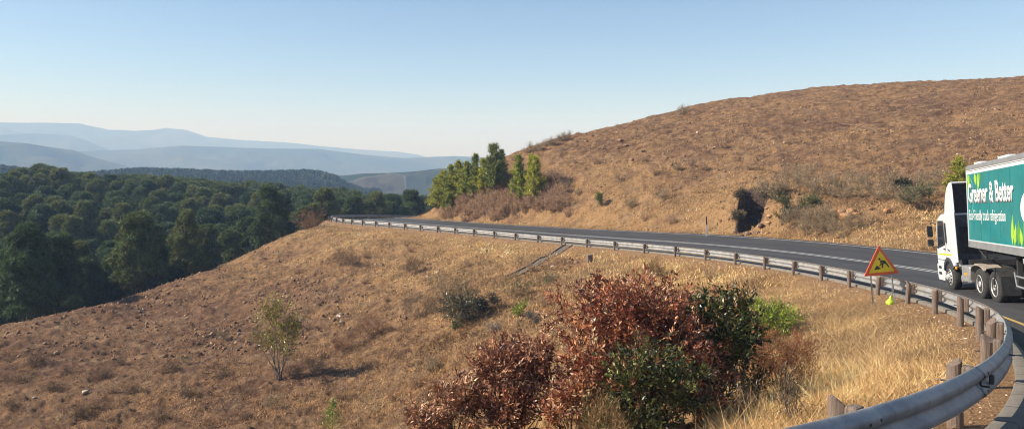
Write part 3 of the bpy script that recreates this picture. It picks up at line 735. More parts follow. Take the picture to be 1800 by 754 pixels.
shrub('leafy_bush', p, h, r, 46, 34000, .09, .033, RED, [4, 3, 3, 2, 1.3], 'large bush of rust red leaves filling the centre foreground', 'bush', mat=DRYLEAF, lobes=40, seed=1, bare=.08, dens_shell=.45)
p, h, r = bush_at(1246, 500, 14.3, 165)
shrub('leafy_bush', p, h, r*1.25, 30, 21000, .095, .035, DG, [4, 3, 4, 1, 2.2], 'dark green leafy bush against the right flank of the large red bush', 'bush', lobes=34, seed=2, bare=.0, dens_shell=.3)
p, h, r = bush_at(1135, 588, 11.6, 160)
shrub('leafy_bush', p, h, r*1.3, 20, 7500, .09, .034, DG, [4, 3, 4, 3, 1.6], 'dark glossy green bush low in front of the large red bush', 'bush', lobes=26, seed=3, bare=.0, dens_shell=.2)
p, h, r = bush_at(905, 592, 13.4, 195)
shrub('leafy_bush', p, h, r, 30, 13500, .092, .032, [(.34, .14, .075), (.52, .29, .17), (.20, .08, .05), (.13, .06, .045)], [3, 3, 3, 1], 'brown leaved bush left of the large red bush, taller of the two brown ones', 'bush', mat=DRYLEAF, lobes=15, seed=4, dens_shell=.5)
p, h, r = bush_at(795, 640, 13.0, 150)
shrub('leafy_bush', p, h, r, 26, 5200, .095, .033, [(.40, .19, .10), (.60, .38, .23), (.24, .11, .07)], [3, 3, 2], 'sparse tan brown leaved bush leftmost at the bottom of the foreground', 'bush', mat=DRYLEAF, lobes=11, seed=5, dens_shell=.5)
p, h, r = bush_at(1010, 640, 12.3, 130)
shrub('leafy_bush', p, h, r, 16, 3800, .095, .033, RED, [2, 1, 4, 1, 3], 'low orange brown bush between the tall brown bush and the green one', 'bush', mat=DRYLEAF, lobes=8, seed=6)
p, h, r = bush_at(1062, 690, 10.9, 120)
shrub('feathery_shrub', p, h, r, 20, 3600, .11, .010, [(.30, .19, .09), (.20, .13, .06), (.14, .15, .05)], [3, 2, 1], 'tan feathery shrub at the foot of the large red bush', 'shrub', mat=STRAW, lobes=8, seed=7, upb=1.4)
p, h, r = bush_at(1100, 452, 27, 60)
shrub('leafy_bush', p, h*.9, r, 12, 1500, .12, .045, [(.12, .12, .045), (.22, .10, .05), (.08, .10, .03)], [2, 2, 2], 'thin upright bush of sparse leaves just behind the top of the red bush', 'bush', lobes=7, seed=8)
p = hit(1155, 485); shrub('round_shrub', p, 1.15, .8, 10, 2200, .12, .014, [(.22, .13, .06), (.14, .13, .05), (.28, .12, .06)], [2, 2, 1], 'small brownish round shrub on the verge above the red bush', 'shrub', mat=STRAW, lobes=6, seed=9, upb=1)
p = hit(1345, 602); d = p[1]; shrub('green_shrub', p, 76/F*d, 76/F*d, 14, 9500, .085, .03, [(.30, .38, .045), (.20, .27, .035), (.40, .44, .07), (.12, .18, .03)], [3, 3, 2, 2], 'bright lime green shrub right of the large red bush', 'shrub', lobes=10, seed=10, bare=.0)
p = hit(1378, 580); d = p[1]; shrub('green_shrub', p, 52/F*d, 34/F*d, 10, 2000, .14, .018, [(.24, .27, .05), (.33, .31, .07), (.16, .19, .04)], [3, 3, 2], 'yellow green grassy shrub behind the lime one', 'shrub', lobes=6, seed=11, upb=1.3, bare=.0)
p = hit(1365, 690); d = p[1]; shrub('fine_twigged_shrub', p, 100/F*d, 70/F*d, 30, 8500, .10, .009, [(.30, .12, .05), (.22, .085, .04), (.36, .19, .09)], [3, 3, 1], 'rusty orange fine twigged shrub under the lime green shrub', 'shrub', mat=STRAW, lobes=11, seed=12, upb=.9, bare=.0)
for k, (px, py) in enumerate([(1392, 748), (1300, 745)]):
    p = hit(px, py); shrub('dead_bush', p, .75-.1*k, .35, 22, 500, .12, .010, [(.07, .05, .04), (.12, .085, .06)], [1, 1], ['charred dark stump of twigs in the long grass by the barrier', 'dark dead twigs at the foot of the green bush'][k], 'dead bush', mat=DRYLEAF, lobes=6, seed=13+k, upb=1.2, bare=0)
# slope in the middle distance
p = hit(815, 566); d = p[1]; shrub('grey_green_shrub', p, 1.9, 2.3, 20, 7000, .16, .04, [(.060, .066, .034), (.10, .10, .055), (.035, .042, .022)], [2, 2, 2], 'dark grey green low shrub in the gully mid slope', 'shrub', lobes=10, seed=20, bare=0, sq=.8)
p = hit(853, 552); shrub('grey_green_shrub', p, 1.4, 1.0, 10, 2600, .14, .04, [(.03, .03, .02), (.05, .05, .03)], [2, 1], 'small blackish shrub against the right of the grey green gully shrub', 'shrub', lobes=6, seed=21, bare=0)
p = hit(740, 556); shrub('dry_shrub', p, 1.9, 1.9, 20, 5000, .15, .014, [(.21, .14, .075), (.17, .13, .08), (.27, .19, .11)], [2, 2, 1], 'wispy tan shrub left of the dark gully shrub', 'shrub', mat=STRAW, lobes=8, seed=22, upb=.9, bare=0)
p = hit(790, 528); shrub('dry_shrub', p, 1.7, 2.4, 20, 5000, .15, .014, [(.18, .14, .085), (.14, .12, .07), (.22, .17, .11)], [2, 2, 1], 'grey tan wide shrub above the dark gully shrub', 'shrub', mat=STRAW, lobes=9, seed=23, upb=.9, bare=0)
p = hit(915, 556); shrub('green_shrub', p, 1.35, .7, 8, 1400, .12, .04, [(.26, .30, .05), (.17, .21, .04)], [2, 1], 'small yellow green shrub right of the dark gully shrub', 'shrub', lobes=6, seed=24, bare=0)
p = hit(900, 520); shrub('dry_shrub', p, 1.2, 1.7, 14, 3500, .15, .014, [(.19, .155, .08), (.14, .13, .065)], [1, 1], 'olive tan scrub patch behind the small yellow green shrub', 'shrub', mat=STRAW, lobes=8, seed=25, upb=.9, bare=0)
p = hit(805, 578); shrub('green_shrub', p, .5, .6, 6, 700, .12, .05, [(.13, .18, .04), (.08, .12, .03)], [1, 1], 'low patch of green leaves below the dark gully shrub', 'shrub', lobes=5, seed=26, bare=0)
p = hit(958, 505); shrub('dry_shrub', p, 1.0, 1.5, 12, 2600, .15, .016, [(.14, .125, .075), (.18, .15, .09)], [1, 1], 'grey olive scrub below the concrete chute', 'shrub', mat=STRAW, lobes=7, seed=27, upb=.8, bare=0)
p = hit(870, 582); shrub('pale_shrub', p, .6, .7, 8, 1200, .12, .014, [(.34, .29, .23), (.26, .22, .18)], [1, 1], 'pale grey dead tuft below the small yellow green shrub', 'shrub', mat=STRAW, lobes=5, seed=28, bare=0)
p = hit(935, 572); shrub('pale_shrub', p, .6, .45, 6, 800, .12, .02, [(.12, .12, .12), (.18, .17, .16)], [1, 1], 'small slate grey tuft right of the yellow green shrub', 'shrub', mat=STRAW, lobes=5, seed=29, bare=0)
p = hit(655, 592); shrub('rusty_shrub', p, 1.35, 1.4, 18, 4200, .14, .012, [(.25, .125, .07), (.20, .10, .06), (.30, .17, .10)], [2, 2, 1], 'rusty pink twiggy shrub mid slope, right one of its pair', 'shrub', mat=STRAW, lobes=8, seed=30, upb=1, bare=0)
p = hit(612, 614); shrub('rusty_shrub', p, 1.1, 1.2, 16, 3400, .14, .012, [(.23, .115, .065), (.19, .10, .06)], [2, 2], 'rusty pink twiggy shrub mid slope, left one of its pair', 'shrub', mat=STRAW, lobes=8, seed=31, upb=1, bare=0)
p = hit(608, 466); shrub('dry_shrub', p, 1.7, 1.7, 14, 3200, .2, .02, [(.20, .13, .075), (.15, .10, .06)], [1, 1], 'brown scrub bush high on the slope under the far end of the road', 'shrub', mat=STRAW, lobes=7, seed=32, upb=.8, bare=0)
p = hit(735, 478); shrub('dry_shrub', p, 1.3, 1.6, 12, 2600, .2, .02, [(.22, .15, .08), (.16, .11, .06)], [1, 1], 'brown scrub bush on the slope under the middle of the barrier', 'shrub', mat=STRAW, lobes=7, seed=33, upb=.8, bare=0)
p = hit(548, 402); shrub('dry_shrub', p, 2.2, 3.2, 14, 3600, .25, .022, [(.30, .17, .09), (.24, .13, .07)], [1, 1], 'orange brown scrub on the shoulder where the slope meets the forest', 'shrub', mat=STRAW, lobes=9, seed=34, upb=.8, bare=0, sq=.8)
# ---- sapling on bare slope, small one at the bottom edge
p = hit(490, 668); d = p[1]; hh = 150/F*d
shrub('sapling', p, hh, 48/F*d, 15, 5200, .19, .042, [(.26, .23, .045), (.40, .36, .07), (.24, .15, .06), (.15, .15, .04)], [3, 2, 2, 2], 'slender many stemmed sapling with sparse yellow green leaves alone on the bare slope', 'sapling', lobes=22, seed=40, bare=.22, upb=1.0, dens_shell=.3, stemmat=PALEBARK)
def feather(name, p, h, label, tone, seed):
    global rng
    k_ = rng; rng = np.random.default_rng(seed)
    root = empty(name, tuple(p)); tag(root, label, 'sapling')
    MB().tube([(0, 0, -.1), (.02, 0, h*.5), (0, .02, h)], [.02, .014, .004], 5).build('stem', PALEBARK, root)
    C, D, L = [], [], []
    for z in np.linspace(h*.15, h*.97, 26):
        for a in rng.uniform(0, 6.28, 5):
            l = (1.05-z/h)*h*.36+.05
            for t in np.linspace(.1, 1, 8):
                C.append((math.cos(a)*l*t, math.sin(a)*l*t, z+l*t*.45)); D.append((math.cos(a)+rng.normal(0, .6), math.sin(a)+rng.normal(0, .6), .7)); L.append(.10)
    C = np.array(C); V, Fq, cc = blades(C, np.array(D), np.array(L)*1.3, .022, colvar(len(C), tone, .25))
    me = np_mesh('foliage', V, Fq, cols=cc); me.materials.append(LEAF); link_mesh('foliage', me, None, root)
    rng = k_
p = on(583, 0, 31); feather('pine_sapling', p, max(1.2, -(702-HY)/F*31-p[2]), 'tiny feathery lime green pine sapling at the bottom edge', (.24, .28, .05), 41)

# ------------------------------------------------------------------ trees on the spur
def conifer_variant(h, r, seed, tone, cb=.08, pw=.8, gap=.0):
    global rng
    k_ = rng; rng = np.random.default_rng(seed)
    C, D, K, NN = [], [], [], []; mb = MB(); mb.tube([(0, 0, -.4), (.04, .02, h*.5), (0, 0, h)], [.11, .07, .015], 6)
    for z in np.arange(h*cb, h*.97, h*.038):
        t = (z/h-cb)/(1-cb); R_ = r*(1-t)**pw*rng.uniform(.75, 1.15)+.12
        for a in rng.uniform(0, 6.28, 6):
            l = R_*rng.uniform(.6, 1.15); up_ = rng.uniform(.15, .55)
            mb.tube([(0, 0, z), (math.cos(a)*l*.9, math.sin(a)*l*.9, z+l*up_)], [.025, .008], 3, cap=False); l *= rng.choice([.55, 1, 1.25])
            for s in np.linspace(.35, 1.05, max(3, int(l/.16))):
                m = 9; c = np.array([math.cos(a)*l*s, math.sin(a)*l*s, z+l*s*up_])
                C.append(c+rng.normal(0, .07, (m, 3))); D.append(rng.normal(0, .7, (m, 3))+np.array([math.cos(a)*.5, math.sin(a)*.5, .7])); NN.append(rng.normal(0, .5, (m, 3))+np.array([math.cos(a), math.sin(a), .5])); K.append(np.full(m, rng.uniform(.75, 1.3)))
    C = np.vstack(C); D = np.vstack(D); K = np.concatenate(K)
    V, Fq, cc = blades(C, D, rng.uniform(.28, .62, len(C)), rng.uniform(.05, .11, len(C)), colvar(len(C), np.array(tone)*np.array([1.9, 1.6, 1.4]), .28)*K[:, None], np.vstack(NN))
    me = np_mesh('crown', V, Fq, cols=cc); me.materials.append(NEEDLE)
    bmesh.ops.recalc_face_normals(mb.bm, faces=mb.bm.faces[:]); tm = bpy.data.meshes.new('trunk'); mb.bm.to_mesh(tm); mb.bm.free(); tm.materials.append(BARK)
    rng = k_
    return me, tm
CV = [conifer_variant(6, 1.8, 301, (.15, .19, .032)), conifer_variant(6, 2.0, 302, (.175, .21, .033), pw=.75), conifer_variant(6, 1.6, 303, (.11, .15, .03)), conifer_variant(6, 1.6, 304, (.20, .235, .035), pw=.75), conifer_variant(6, 1.0, 305, (.085, .12, .03), cb=.25, pw=.5)]
CG = 'young pines clustered on the end of the spur'; CL = 'bushy bright green young pine in the cluster on the end of the spur'
for px, yb, yt, v, wd, lab in [
    (868, 352, 252, 4, 1.0, 'tallest dark pine standing above the cluster on the spur'), (882, 330, 262, 4, .8, 'thin dark pine just right of the tallest one on the spur'),
    (767, 366, 312, 1, 1.1, 'low green pine at the left end of the spur cluster'), (780, 368, 300, 1, 1.15, None), (793, 362, 290, 0, 1.0, None), (806, 352, 283, 1, 1.1, None),
    (820, 350, 284, 0, 1.1, None), (836, 344, 271, 2, 1.0, 'dark pointed pine in the middle of the spur cluster'), (850, 344, 279, 3, 1.2, None), (788, 375, 330, 0, 1.0, None), (857, 338, 283, 1, 1.0, None),
    (912, 356, 273, 0, .95, 'dark narrow pine on the spur, left one of the pair right of the cluster'), (941, 358, 274, 3, 1.0, 'bright yellow green pine on the spur, right one of the pair right of the cluster'), (933, 352, 271, 3, .6, 'slim green pine top just behind the bright pair on the spur')]:
    p = hit(px, yb); d = p[1]
    if d > 125: p = on(px, 0, 114); d = 114
    hgt = -(yt-HY)/F*d-p[2]
    put_tree('young_pine', CV[v], tuple(p-np.array([0, 0, .2])), rng.uniform(0, 6.28), (hgt/6*wd*.84, (hgt+.2)/6), lab or CL, 'tree', None if lab else CG)
p = hit(1058, 366); shrub('green_shrub', p, 1.6, .75, 8, 1500, .16, .05, [(.16, .19, .035), (.10, .13, .03)], [1, 1], 'small round green shrub alone on the lower hillside', 'shrub', lobes=7, seed=50, bare=0)
p = on(1686, 0, 60); hgt = -(276-HY)/F*60-p[2]; put_tree('young_pine', CV[1], tuple(p), .3, (hgt/6*.9, hgt/6), 'yellow green conifer on the hillside behind the truck cab', 'tree')
# ---- scrub on the hill
SG = 'dry scrub bushes along the lower hillside'; GREY = [(.34, .255, .155), (.24, .19, .115), (.46, .35, .22)]
BR = [(.46, .30, .185), (.35, .22, .135), (.56, .39, .25)]
sv = []
def shrub_copy(src, p, rz, sc, label, group):
    r = src.copy(); COL.objects.link(r); r.location = tuple(p); r.rotation_euler = (0, 0, rz); r.scale = (sc, sc, sc*rng.uniform(.8, 1.15))
    for k in ('label', 'group'):
        if k in r: del r[k]
    tag(r, label, 'shrub', group)
    for ch in list(src.children):
        c = ch.copy(); COL.objects.link(c); c.parent = r
    return r
LG = 'dry grey brown scrub bush on the lower hillside above the road'; LS = 'dry twiggy scrub bush covering the end of the spur'
LT = 'small dry scrub tuft on the skyline of the spur'; LM = 'small dry shrub scattered on the upper hillside'; LB = 'small dry shrub scattered over the slope below the road'
spots = []
for px, py in [(1395,322),(1420,318),(1432,335),(1455,325),(1475,335),(1500,322),(1520,330),(1530,345),(1552,325),(1570,338),(1588,350),(1610,335),(1632,345),(1560,352),(1440,348),(1480,350),(1600,360),(1640,330),(1505,345),
               (1395,398),(1415,390),(1432,398),(1450,388),(1475,420),(1465,398),(1420,412),(1440,415),(1360,352),(1340,362),(1378,345),(1405,330),(1462,408),(1500,404)]: spots.append((px, py, LG, SG, 1, .68))
for px in np.arange(775, 1000, 8.5):
    ylo = 388 if px < 900 else 378
    for py in np.arange(interp(px, [(775, 380), (830, 352), (880, 310), (1000, 330)]), ylo, 12): spots.append((px+rng.uniform(-4, 4), py+rng.uniform(-4, 4), LS, 'scrub bushes covering the spur end', 0, .72))
for px, py in [(983,245),(992,243),(972,250),(960,254),(948,259),(936,263),(925,268),(998,241),(968,252),(905,278),(1196,196),(1203,194)]: spots.append((px, py+5, LT, 'scrub tufts on the spur skyline', 1, .6))
for px, py in [(1190,300),(1235,302),(1130,285),(1045,290),(1090,320),(1010,290),(1150,310),(1215,292),(1000,330),(1015,345),(975,365),(1320,300),(1270,262),(1390,255),(1168,350),(1180,395),(1110,365),(1135,390)]: spots.append((px, py, LM, 'small shrubs scattered on the hillside', int(rng.integers(2)), .55))
for px, py in [(450,470),(520,485),(640,500),(680,530),(700,600),(560,660),(330,640),(200,690),(760,650),(600,700),(690,700),(480,720),(160,720),(930,480),(820,470),(1180,520),(1250,490),(960,540),(640,455),(720,445),(540,580),(390,600),(980,590),(730,680)]: spots.append((px, py, LB, 'small shrubs scattered on the slope', int(rng.integers(2)), .38))
src = {}
LD = 'dark low mat of dead scrub on the bare lower left slope'
for px, py in [(60,640),(120,655),(40,672),(90,690),(180,668),(240,690),(330,700),(390,665),(20,720),(140,735),(280,740),(430,690),(540,640),(560,655),(520,660),(430,735),(210,640),(300,655)]: spots.append((px, py, LD, 'dark mats of dead scrub', 2, .5))  # dead scrub; mats just right of the sapling stand in for its shadow
src[2] = shrub('dry_shrub', (0, 0, -500), .75, 1.6, 12, 2000, .2, .022, [(.13, .085, .05), (.09, .06, .04), (.22, .15, .09)], [2, 2, 1], 'x', mat=STRAW, lobes=9, seed=64, upb=.4, bare=0)
src[0] = shrub('dry_shrub', (0, 0, -500), 1.7, 1.35, 12, 2400, .24, .022, BR, [2, 2, 1], 'x', mat=STRAW, lobes=8, seed=60, upb=.8, bare=0)
src[1] = shrub('dry_shrub', (0, 0, -500), 1.7, 1.45, 12, 2400, .24, .022, GREY, [2, 2, 1], 'x', mat=STRAW, lobes=8, seed=61, upb=.7, bare=0)
for px, py, lab, grp, v, sc in spots:
    shrub_copy(src[v], hit(px, py), rng.uniform(0, 6.28), sc*rng.uniform(.75, 1.3), lab, grp)
for s_ in src.values():
    for c in list(s_.children): bpy.data.objects.remove(c)
    bpy.data.objects.remove(s_)
for px, py, h_, r_, pal, lab, sd_ in [
    (1376, 398, 2.4, 1.1, [(.05, .065, .025), (.09, .10, .035), (.14, .14, .05)], 'dark green bush on the bank right of the shaded rock cleft', 70),
    (1610, 362, 1.5, 1.7, [(.10, .12, .04), (.15, .16, .06), (.07, .085, .035)], 'green grey bush on the hillside left of the truck cab', 71),
    (1586, 340, 1.2, .8, [(.04, .05, .03), (.06, .07, .04)], 'dark shrub above the green grey bush near the truck cab', 72),
    (1425, 366, .8, 1.0, [(.15, .16, .05), (.12, .13, .05)], 'low olive shrub on the bank above the dark green bush', 73),
    (1296, 396, .7, .55, [(.22, .17, .10), (.12, .10, .06)], 'dry tan shrub hanging over the left edge of the rock cleft', 78),
    (1303, 372, .7, .7, [(.13, .10, .06), (.07, .06, .04)], 'brown shrub on the left upper rim of the rock cleft', 79),
    (1350, 350, .6, .9, [(.08, .06, .04), (.14, .11, .07)], 'dark shrub along the upper rim of the rock cleft', 75),
    (1371, 343, .5, .8, [(.09, .07, .045), (.15, .12, .08)], 'highest dark shrub on the rim of the rock cleft', 76)]:
    shrub('bank_shrub', hit(px, py), h_, r_, 10, 2200, .17, .05, pal, [1]*len(pal), lab, lobes=8, seed=sd_, bare=0)

# ------------------------------------------------------------------ grass, tufts, stones
def sample(n, d0, d1, u0=-.72, u1=.72, p=0.0):
    u = rng.uniform(u0, u1, n); d = d0*(d1/d0)**rng.random(n); return u*d, d
def grass_batch(X, Y, prob, hmin, hmax, nb, wd, tint_far=False, spread=.12, lean=.45):
    z, g, s, so, dk = ground(X, Y)
    gg = g+.35*fbm(X/2.2, Y/2.2, 3, 61)+.25*fbm(X/.6, Y/.6, 2, 67)
    k = (rng.random(len(X)) < np.clip((gg-.2)*prob, 0, 1)) & ((so < -.45) | (so > 10.75)) & (dk < .5) & (np.hypot(X, Y) > 6.5) & ~((Y < 16) & (X < 4.0-(Y < 13)*.0) & (X/Y < .27))
    k &= ~((so < -.45) & (so > -1.1) & (rng.random(len(X)) < .6))
    X, Y, z, g, so, gg = X[k], Y[k], z[k], g[k], so[k], gg[k]; n = len(X)
    h = rng.uniform(hmin, hmax, n)*(.55+.6*np.clip(gg, 0, 1.1))*np.where(np.abs(so+1) < 1.0, .6, 1)
    i = np.repeat(np.arange(n), nb); m = len(i)
    C = np.stack([X[i]+rng.normal(0, spread, m), Y[i]+rng.normal(0, spread, m), z[i]-.03], 1)
    wind = np.stack([fbm(X/1.5, Y/1.5, 2, 71), fbm(X/1.5, Y/1.5, 2, 75)], 1)*.7
    D = np.stack([wind[i, 0]+rng.normal(0, lean, m), wind[i, 1]+rng.normal(0, lean, m), np.ones(m)], 1)
    golden = np.array([.64, .42, .19]); brown = np.array([.24, .13, .07])
    f = np.clip(g*1.15-.25+.3*fbm(X/4, Y/4, 3, 81), 0, 1)[:, None]
    base = brown*(1-f)+golden*f
    base = base*np.exp(rng.normal(0, .18, (n, 1)))
    pa = fbm(X/3.1+40, Y/3.1, 4, 91)[:, None]; base = base*(1+.9*np.clip(pa, -.5, .5)); olive = sstep(.15, .4, fbm(X/6, Y/6, 3, 95))[:, None]; base = base*(1-olive*.45)+np.array([.25, .20, .12])*olive*.45
    pale = (rng.random(m) < .12)[:, None]
    cols = base[i]*np.exp(rng.normal(0, .22, (m, 1)))*np.where(pale, [[1.3, 1.35, 1.5]], [[1, 1, 1]])
    V, Fq, cc = blades(C, D, h[i]*rng.uniform(.5, 1.15, m), wd*rng.uniform(.6, 1.4, m), np.clip(cols, .01, .85))
    return V, Fq, cc
def cat(bs):
    k = 0; Vs, Fs, Cs = [], [], []
    for V, Fq, c in bs: Vs.append(V); Fs.append(Fq+k); Cs.append(c); k += len(V)
    return np.vstack(Vs), np.vstack(Fs), np.vstack(Cs)
B = []
X, Y = sample(75000, 6, 45, -.1, .78); B.append(grass_batch(X, Y, 1.6, .14, .36, 5, .012, spread=.11, lean=.95))
X, Y = sample(30000, 14, 45, -.72, .1); B.append(grass_batch(X, Y, 1.2, .15, .40, 5, .014, spread=.12))
X, Y = sample(110000, 38, 130); B.append(grass_batch(X, Y, 1.5, .14, .40, 5, .045, spread=.16, lean=.6))
X, Y = sample(9000, 7, 40, .2, .72); B.append(grass_batch(X, Y, 1.0, .45, .75, 2, .009, spread=.15, lean=1.1))
V, Fq, cc = cat(B); print('grass tris', len(Fq))
me = np_mesh('dry_grass', V, Fq, cols=cc); tag(link_mesh('dry_grass', me, STRAW), 'golden dry grass covering the slopes and road verges', 'grass', kind='stuff')
def ico():
    bm = bmesh.new(); bmesh.ops.create_icosphere(bm, subdivisions=1, radius=1); v = np.array([x.co[:] for x in bm.verts]); f = np.array([[q.index for q in p.verts] for p in bm.faces]); bm.free(); return v, f
iv, iff = ico()
def stones(n, d0, d1, smin, smax, prob, name, label, u0=-.72, u1=.72, near_all=.06):
    X, Y = sample(n, d0, d1, u0, u1); z, g, s, so, dk = ground(X, Y); clump = np.clip(.5+1.6*fbm(X/3.5, Y/3.5, 4, 111), .05, 2.2)
    k = (rng.random(n) < np.clip((s*prob+near_all)*clump, 0, 1)) & ((so < -1.5) | (so > 11.5)); X, Y, z, s = X[k], Y[k], z[k], s[k]; n = len(X)
    sz = smin+(smax-smin)*rng.random(n)**6
    A = rng.normal(size=(n, 3, 3)); Q, _ = np.linalg.qr(A)
    base = iv[None]*(1+rng.uniform(-.5, .4, (n, len(iv), 1)))*np.stack([np.ones(n), rng.uniform(.5, 1, n), rng.uniform(.3, .7, n)], 1)[:, None]
    V = np.einsum('nij,nvj->nvi', Q, base)*sz[:, None, None]+np.stack([X, Y, z+sz*.1], 1)[:, None]
    Fq = (iff[None]+(np.arange(n)*len(iv))[:, None, None]).reshape(-1, 3)
    cols = palette(n, [(.25, .148, .082), (.19, .105, .058), (.33, .22, .13), (.14, .085, .05), (.52, .43, .32)], [4, 4, 2, 2, .15], .2)
    me = np_mesh(name, V.reshape(-1, 3), Fq, cols=np.repeat(cols, len(iv), axis=0)); o = link_mesh(name, me, STONE); tag(o, label, 'stones', kind='stuff'); print(name, n)
STONE = tinted('stone', .9, 0, .2)
stones(75000, 55, 130, .04, .24, 1.0, 'hillside_rubble', 'reddish brown rubble strewn over the hillside and the slope', near_all=.07)
stones(80000, 16, 60, .015, .085, .42, 'loose_stones', 'loose reddish stones on the near bare slope', near_all=.20)

# grit that has spilled on to the edges of the road and the strip under the barrier
ii_ = rng.integers(40, len(RL)-30, 9000); o_ = np.where(rng.random(9000) < .55, rng.uniform(-.9, 0, 9000), 10.55+np.abs(rng.normal(0, .5, 9000)))
o_ = np.where(rng.random(9000) < .12, .36+np.abs(rng.normal(0, .25, 9000)), o_)
X = RL[ii_, 0]+NRM[ii_, 0]*o_+TAN[ii_, 0]*rng.uniform(-.8, .8, 9000); Y = RL[ii_, 1]+NRM[ii_, 1]*o_+TAN[ii_, 1]*rng.uniform(-.8, .8, 9000); Z = RL[ii_, 2]+np.clip(o_, -1, 12)*BANK[ii_]
zg = ground(X, Y)[0]; Z = np.where((o_ > .3) & (o_ < 10.4), Z+.004, zg); n = len(X)
sz = rng.uniform(.008, .035, n)*np.where((o_ > .3) & (o_ < 10.4), .45, 1)
V = iv[None]*(1+rng.uniform(-.4, .4, (n, len(iv), 1)))*np.array([1, .8, .6])*sz[:, None, None]+np.stack([X, Y, Z], 1)[:, None]
me = np_mesh('roadside_grit', V.reshape(-1, 3), (iff[None]+(np.arange(n)*len(iv))[:, None, None]).reshape(-1, 3), cols=np.repeat(palette(n, [(.40, .27, .17), (.28, .17, .10), (.5, .42, .33)], [2, 2, 1]), len(iv), axis=0))
tag(link_mesh('roadside_grit', me, STONE), 'fine grit lying along the road edges', 'gravel', kind='stuff')
# ------------------------------------------------------------------ small things by the road
def road_z(x, y):
    so_, rz_, i_ = near_rail(np.array([x]), np.array([y])); return float(rz_[0]+np.clip(so_[0], -1, 12)*BANK[i_[0]])
WHITE = plain('white_paint', (.72, .73, .73), .35, var=.05, scale=2, coat=.3); BLACK = plain('black_plastic', (.022, .023, .026), .5, var=.3, scale=5)
CONC = concrete('concrete', (.20, .16, .12))
# delineator post
p = hit(1242, 418.5); dl = empty('delineator_post', tuple(p)); tag(dl, 'thin white roadside post with black upper end at the foot of the hill', 'marker post')
hh = 37/F*p[1]; MB().box((0, 0, hh*.30), (.10, .05, hh*.66)).build('post', WHITE, dl, bevel=.01); MB().box((0, 0, hh*.82), (.10, .05, hh*.38)).build('reflector_band', BLACK, dl, bevel=.01)
# concrete drain chute down the slope
a0 = hit(992, 438); a1 = hit(898, 488); mb = MB(); sec = [(-.42, .07), (-.33, .09), (-.31, 0), (.31, 0), (.33, .07), (.42, .06), (.42, -.3), (-.42, -.3)]; ringp = None
dirv = (a1-a0)[:2]; dirv /= np.linalg.norm(dirv); nv = np.array([-dirv[1], dirv[0]])
o0 = a0-np.append(dirv*1.3, 0)
for t in np.linspace(0, 1, 18):
    c = a0+(a1-a0)*t-np.append(dirv*1.0, 0)*(1-t); zc_ = max(gz(c[0], c[1]), gz(c[0]+nv[0]*.5, c[1]+nv[1]*.5), gz(c[0]-nv[0]*.5, c[1]-nv[1]*.5))+.0
    ring = [mb.bm.verts.new((c[0]+nv[0]*s-a0[0], c[1]+nv[1]*s-a0[1], zc_+z-a0[2])) for s, z in sec]
    if ringp:
        for k in range(8): mb.bm.faces.new((ringp[k], ringp[(k+1) % 8], ring[(k+1) % 8], ring[k]))
    else: mb.bm.faces.new(ring)
    ringp = ring
mb.bm.faces.new(ringp[::-1]); o = mb.build('drain_chute', CONC, None); o.location = tuple(a0); tag(o, 'narrow concrete drainage chute running down the slope from the barrier', 'drain')
p = hit(1036, 462); o = MB().box((0, 0, .2), (.45, .35, .9)).build('timber_stub', WOOD, None, bevel=.03); o.location = tuple(p); o.rotation_euler = (.05, -.06, .5); tag(o, 'short square timber stub on the slope under the barrier near the chute', 'stub')
p = hit(948, 488)
def rocks(name, label, pts_, sizes, tone=(.28, .17, .12)):
    mt = plain(name+'_stone', tone, .95, var=.4, scale=3, bmp=.6)
    for k, (q, s) in enumerate(zip(pts_, sizes)):
        V = np.sign(iv)*np.abs(iv)**.6*(1+rng.uniform(-.42, .3, (len(iv), 1)))*np.array([1, rng.uniform(.5, .9), rng.uniform(.35, .7)])*s*.8
        o = link_mesh(name, np_mesh(name, V, iff), mt); o.location = tuple(q+np.array([0, 0, s*.15])); o.rotation_euler = (0, 0, rng.uniform(0, 6)); tag(o, label, 'rock', label.split(' ')[0]+' rocks')
rocks('boulder', 'pale rock lying loose on the slope below the road', [hit(*q) for q in [(813,432),(826,437),(770,480),(752,488),(600,570),(420,590),(505,616),(330,560),(596,556),(468,470),(100,625),(60,700),(150,690),(1290,556)]], [.35,.25,.3,.25,.22,.25,.3,.2,.25,.3,.3,.2,.3,.15], (.42, .33, .25))
rocks('ledge_rock', 'rust coloured rock jutting from the broken ledge on the hill', [hit(*q) for q in [(1040,243),(1052,248),(1070,255),(1085,262),(1100,258),(1120,264),(1030,250),(1090,250),(1110,282),(1180,292),(1262,300),(1130,268),(1060,262),(1140,275)]], rng.uniform(.25, .55, 14), (.26, .14, .085))
rocks('bank_rock', 'orange brown rock in the broken bank above the road', [hit(*q) for q in [(1480,378),(1488,385),(1495,375),(1505,380),(1470,372),(1440,385),(1560,372),(1530,370)]], [.5,.6,.5,.45,.35,.35,.45,.35], (.42, .22, .10))

rocks('dark_rock', 'dark jagged rock lying in the shaded cleft beside the road', [hit(*q) for q in [(1303, 417), (1316, 414), (1330, 412), (1338, 404), (1310, 400), (1324, 392), (1334, 384), (1316, 376)]], [.35, .45, .4, .5, .4, .45, .4, .35], (.14, .09, .065))  # dark tone adds the cleft's shade to these rocks
rocks('rim_rock', 'orange rock standing along the lit right edge of the cleft', [hit(*q) for q in [(1349, 412), (1350, 398), (1352, 384), (1347, 372)]], [.3, .35, .32, .28], (.42, .24, .12))
